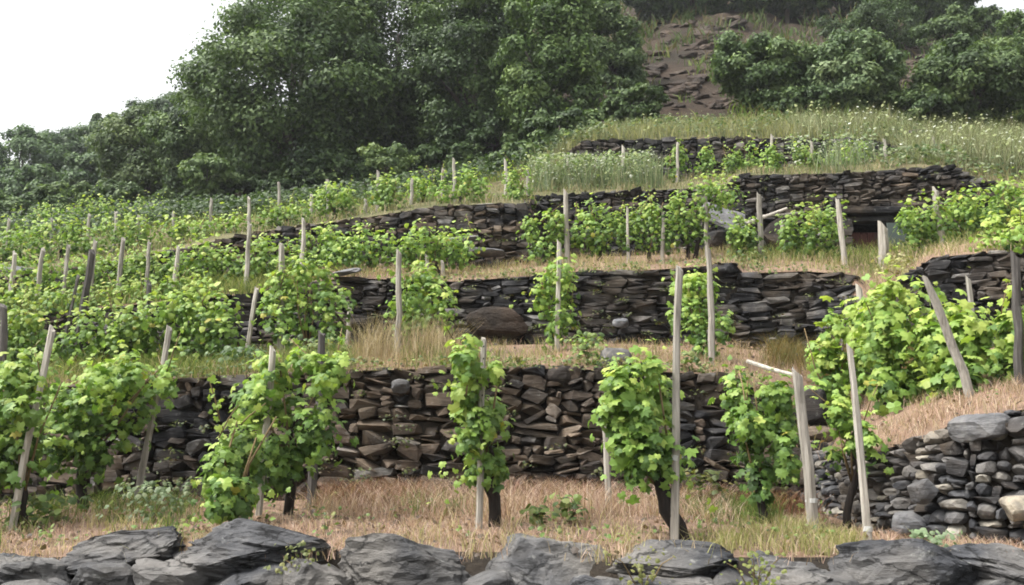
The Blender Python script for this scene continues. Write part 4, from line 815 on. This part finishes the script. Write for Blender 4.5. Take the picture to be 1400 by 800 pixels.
grass('dry_brush', tufts(np.concatenate([scatter(1, (440, 580), (.75, 1.0), 150, 31), scatter(1, (700, 830), (.85, 1.0), 60, 32), scatter(1, (940, 1120), (.75, 1.0), 110, 33)]), 14, .07, 31), (.05, .24), (.0015, .003), [(.13, .065, .045), (.2, .1, .07), (.08, .05, .035), (.26, .15, .1)], 31, .9, 'tangled dark reddish brush piled at the rubble wall foot', 'brush')
grass('straw_grass', tufts(scatter(3, (380, 1400), (.0, .98), 3000, 15, thr=-.2), 7, .08, 15), (.03, .17), (.002, .0042), STRAW + YG + PINK[:2], 15, .5, 'straw and green grass on the third terrace')
grass('green_grass', tufts(np.concatenate([scatter(3, (-100, 420), (.0, 1), 1500, 16), scatter(3, (1000, 1350), (.3, 1), 500, 17)]), 8, .07, 16), (.08, .28), (.0025, .005), GRN + YG[:2], 16, .5, 'green grass between the third terrace vines')
grass('terrace_grass', tufts(scatter(4, (-100, 1420), (.0, 1), 3000, 18, thr=-.3), 7, .08, 18), (.05, .2), (.0028, .0055), MEA + STRAW + GRN[:2], 18, .5, 'mixed grass on the upper narrow terrace')
grass('tall_weeds', tufts(np.concatenate([scatter(4, (728, 900), (.2, .95), 210, 19), scatter(4, (1120, 1200), (.2, .9), 30, 21)]), 10, .12, 19), (.25, .8), (.004, .009), [(.15, .19, .11), (.2, .235, .14), (.10, .14, .07), (.24, .24, .14)], 19, .28, 'tall pale green weeds with white flower heads before the topmost wall', 'weeds', heads=(.06, .015, .035, (.5, .52, .45)))
grass('meadow_grass', tufts(scatter(5, (700, 1500), (.0, 1), 4200, 20, thr=-.3), 8, .12, 20), (.06, .42), (.004, .009), MEA + YG[:2], 20, .35, 'pale tall grass of the flowering meadow', heads=(.006, .015, .035, (.5, .52, .45)))
grass('meadow_grass', tufts(np.concatenate([scatter(4, (1240, 1500), (.3, 1), 800, 22), scatter(5, (1080, 1500), (0, .8), 900, 23)]), 9, .1, 22), (.15, .75), (.004, .009), MEA + [(.3, .33, .2)], 22, .35, 'meadow grass sprinkled with white flower heads beyond the topmost wall', heads=(.06, .018, .04, (.55, .57, .5)))
grass('meadow_grass', tufts(scatter(5, (-150, 720), (.0, 1), 2200, 24), 8, .12, 24), (.05, .2), (.005, .01), GRN + YG[:2], 24, .5, 'green undergrowth grass at the foot of the wood')
grass('hill_scrub', tufts(np.concatenate([scatter(6, (1010, 1200), (.0, 1), 700, 25), scatter(6, (1310, 1500), (.0, 1), 600, 27), scatter(6, (780, 1320), (0, 1), 260, 28, thr=.3)]), 12, .2, 25), (.15, .5), (.012, .03), GRN + [(.14, .11, .06)], 25, .5, 'low green scrub on the steep hillside', 'scrub')
grass('hill_scrub', tufts(scatter(7, (700, 1500), (.0, 1), 1400, 26, thr=.2), 12, .35, 26), (.2, .7), (.02, .05), [(.05, .08, .025), (.08, .11, .04), (.12, .1, .06)], 26, .5, 'dark scrub high on the hillside', 'scrub')

# leafy ground weeds, fallen leaves and small stones lying in the grass
def litter(name, P, size, cols, seed, label, cat, up=.02, spread=.06, per=8):
    g = np.random.default_rng(seed); Q = np.repeat(P, per, 0); n = len(Q); Q = Q + np.concatenate([g.normal(0, spread, (n, 2)), g.uniform(0, up, (n, 1))], 1)
    cols = np.array(cols); V_, T_, c_ = leaf_cloud(Q, g.normal(0, .35, (n, 3)) + np.array([0, -.25, .8]), g.uniform(*size, n), cols[g.integers(0, len(cols), n)] * g.uniform(.75, 1.2, (n, 1)), g, LEAF6, LT6)
    tag(obj(name, mesh_tri(name, V_, T_, M_VINE, c_)), label, cat, kind='stuff')
litter('ground_weeds', np.concatenate([scatter(1, (-100, 1150), (.05, .98), 260, 41, thr=.25), scatter(2, (-50, 1400), (.0, .95), 300, 42, thr=.2)]), (.015, .04), GRN + [(.12, .2, .05)], 41, 'small green weeds scattered through the dry grass', 'weeds', up=.1)
litter('fallen_leaves', np.concatenate([scatter(1, (-100, 1200), (.0, 1), 500, 43), scatter(2, (-50, 1400), (.0, 1), 400, 44)]), (.015, .05), [(.12, .075, .05), (.2, .13, .08), (.07, .05, .035)], 43, 'brown fallen leaves lying in the dry grass', 'leaves', up=.03, spread=.2, per=4)
litter('meadow_weeds', np.concatenate([scatter(5, (740, 1500), (.0, 1), 900, 45, thr=.0), scatter(4, (1210, 1500), (.1, 1), 260, 46, thr=.0)]), (.03, .09), [(.09, .13, .05), (.14, .18, .085), (.2, .23, .13), (.06, .1, .035)], 45, 'broad leaved weeds breaking up the flowering meadow', 'weeds', up=.4, spread=.14, per=14)
litter('tall_leafy_weeds', np.concatenate([scatter(4, (728, 890), (.25, .9), 170, 48), scatter(4, (1080, 1200), (.4, .9), 40, 49)]), (.03, .075), [(.16, .22, .09), (.22, .27, .13), (.11, .16, .06), (.4, .42, .34)], 48, 'pale leafy weeds standing tall before the topmost wall', 'weeds', up=.75, spread=.1, per=22)
litter('undergrowth', scatter(5, (-150, 790), (.1, 1), 1300, 47), (.05, .12), [(.04, .07, .025), (.07, .11, .035), (.03, .05, .02)], 47, 'leafy undergrowth along the foot of the wood', 'undergrowth', up=.5, spread=.2, per=12)

# moss and small ferns rooted in the wall joints
def wall_points(kb, kt, px, n, seed, out=.12):
    g = np.random.default_rng(seed); x = g.uniform(*px, n); f = g.uniform(.05, 1.0, n)[:, None]; P = line(kb, x) * (1 - f) + line(kt, x) * f; P[:, 1] -= out; return P
litter('wall_plants', np.concatenate([wall_points('w2b', 'w2t', (160, 1090), 70, 51), wall_points('w3b', 'w3t', (430, 1165), 60, 52), wall_points('w4b', 'w4t', (330, 1340), 60, 53), wall_points('w5b', 'w5t', (800, 1230), 30, 54)]),
       (.012, .04), [(.05, .07, .025), (.09, .11, .035), (.12, .13, .05), (.08, .06, .035)], 51, 'moss and small ferns rooted in the stone wall joints', 'moss', up=.06, spread=.05, per=16)
litter('crown_plants', np.concatenate([scatter(2, (190, 1060), (-.03, .06), 120, 55), scatter(3, (430, 1160), (-.03, .06), 90, 56)]), (.015, .045), GRN + [(.16, .14, .06), (.2, .17, .08)], 55, 'weeds spilling over the stone wall crowns', 'weeds', up=.12, spread=.08, per=14)

# leafy weeds
def weed(k, px, t, n, w_, h_, label, seed, cols=GRN, leaf=(.03, .07), group=None):
    g = np.random.default_rng(seed); b_ = terr1(k, px, t); P = np.stack([g.normal(0, w_ * .4, n), g.normal(0, w_ * .35, n), g.random(n) ** .8 * h_], 1); root = empty('weed', b_); tag(root, label, 'weed', group)
    N = P * np.array([2, 2, 1]) + np.array([0, -.2, .5]) + g.normal(0, .25, P.shape); cols = np.array(cols)
    V_, T_, c_ = leaf_cloud(P, N, g.uniform(*leaf, n), cols[g.integers(0, len(cols), n)] * g.uniform(.8, 1.2, (n, 1)), g, LEAF6, LT6)
    tag(obj('foliage', mesh_tri('foliage', V_, T_, M_VINE, c_), root), kind='stuff'); rs = random.Random(seed); prt = []
    for i in range(6):
        e = Vector(P[rs.randrange(n)]); obj('stem', mesh_tri('stem', *tube([Vector((0, 0, -.03)), e * .5 + Vector((0, 0, .03)), e], [.004, .003, .002], 5), M_CANE), root)
weed(1, 735, .35, 50, .16, .16, 'small green weed in the dry grass beside the drilled stake', 1)
weed(1, 778, .45, 60, .18, .2, 'dark green weed in the dry grass at the rubble wall foot', 2)
weed(1, 965, .75, 120, .3, .35, 'brownish weed patch below the dark leafy vine', 3, [(.1, .11, .03), (.14, .12, .04), (.07, .09, .03)])
weed(1, 205, .45, 260, .4, .28, 'grey-green bushy weed in front of the slanting stake', 4, [(.12, .16, .08), (.09, .13, .06), (.17, .2, .11)], (.025, .05))
weed(1, 60, .5, 160, .35, .25, 'green weed under the widest vine', 5)
weed(1, 1275, .02, 110, .16, .16, 'pale grey-green herb behind the boulders below the cobble wall', 6, [(.2, .26, .15), (.15, .21, .11)], (.02, .045))
weed(2, 805, .1, 160, .28, .32, 'leafy green weed on the crown of the rubble wall', 7, GRN + [(.2, .3, .06)])
weed(2, 440, .25, 180, .35, .28, 'green weed under the dense second terrace vine', 8)
weed(2, 330, .2, 220, .4, .28, 'bluish green weed below the leaning white stake', 9, [(.08, .13, .06), (.12, .18, .08)])
weed(2, 945, .05, 60, .2, .2, 'small weed at the edge of the rubble wall crown', 10)
weed(3, 1020, .2, 100, .4, .25, 'green weed at the step in the slate wall', 11)
weed(3, 1230, .1, 140, .4, .3, 'yellowish weed at the gap between the slate walls', 12, YG)
def boulder_weed(px, py, Y, n, label, seed, cols):
    c = Vector(pt(px, py, Y)); g = np.random.default_rng(seed); root = empty('weed', c); tag(root, label, 'weed'); P = np.stack([g.normal(0, .07, n), g.normal(-.03, .05, n), g.uniform(-.05, .14, n)], 1)
    V_, T_, c_ = leaf_cloud(P, P + np.array([0, -.3, .4]) + g.normal(0, .25, P.shape), g.uniform(.012, .03, n), np.array(cols) [g.integers(0, len(cols), n)], g, LEAF6, LT6)
    tag(obj('foliage', mesh_tri('foliage', V_, T_, M_VINE, c_), root), kind='stuff')
    for i in range(5): obj('stem', mesh_tri('stem', *tube([Vector((0, .05, -.12)), Vector(P[i]) * .6, Vector(P[i])], [.004, .003, .002], 5), M_CANE), root)
boulder_weed(412, 778, 5.05, 70, 'yellow-green weed growing out of the joint by the long boulder', 1, [(.13, .15, .05), (.2, .2, .08), (.1, .12, .04)])
boulder_weed(1035, 792, 5.05, 80, 'bright yellow-green tuft between two boulders', 2, [(.12, .15, .04), (.18, .2, .06)])
boulder_weed(880, 786, 5.05, 60, 'olive weed growing in a joint of the boulder wall', 3, [(.12, .13, .04), (.17, .17, .06)])

# ------------------------------------------------------------------ haze: the damp air over the hill
bm = bmesh.new(); bmesh.ops.create_cube(bm, size=1); bmesh.ops.scale(bm, vec=(1300, 1300, 60), verts=bm.verts); bmesh.ops.translate(bm, vec=(0, 0, 28.6), verts=bm.verts)
me = bpy.data.meshes.new('haze'); bm.to_mesh(me); bm.free(); m = bpy.data.materials.new('haze_air'); m.use_nodes = True; n = m.node_tree.nodes; n.remove(n['Principled BSDF'])
pv = n.new('ShaderNodeVolumePrincipled'); pv.inputs['Color'].default_value = (.93, .96, 1, 1); pv.inputs['Density'].default_value = .0005; pv.inputs['Anisotropy'].default_value = .2
m.node_tree.links.new(pv.outputs[0], n['Material Output'].inputs['Volume']); me.materials.append(m); tag(obj('haze', me), kind='stuff')
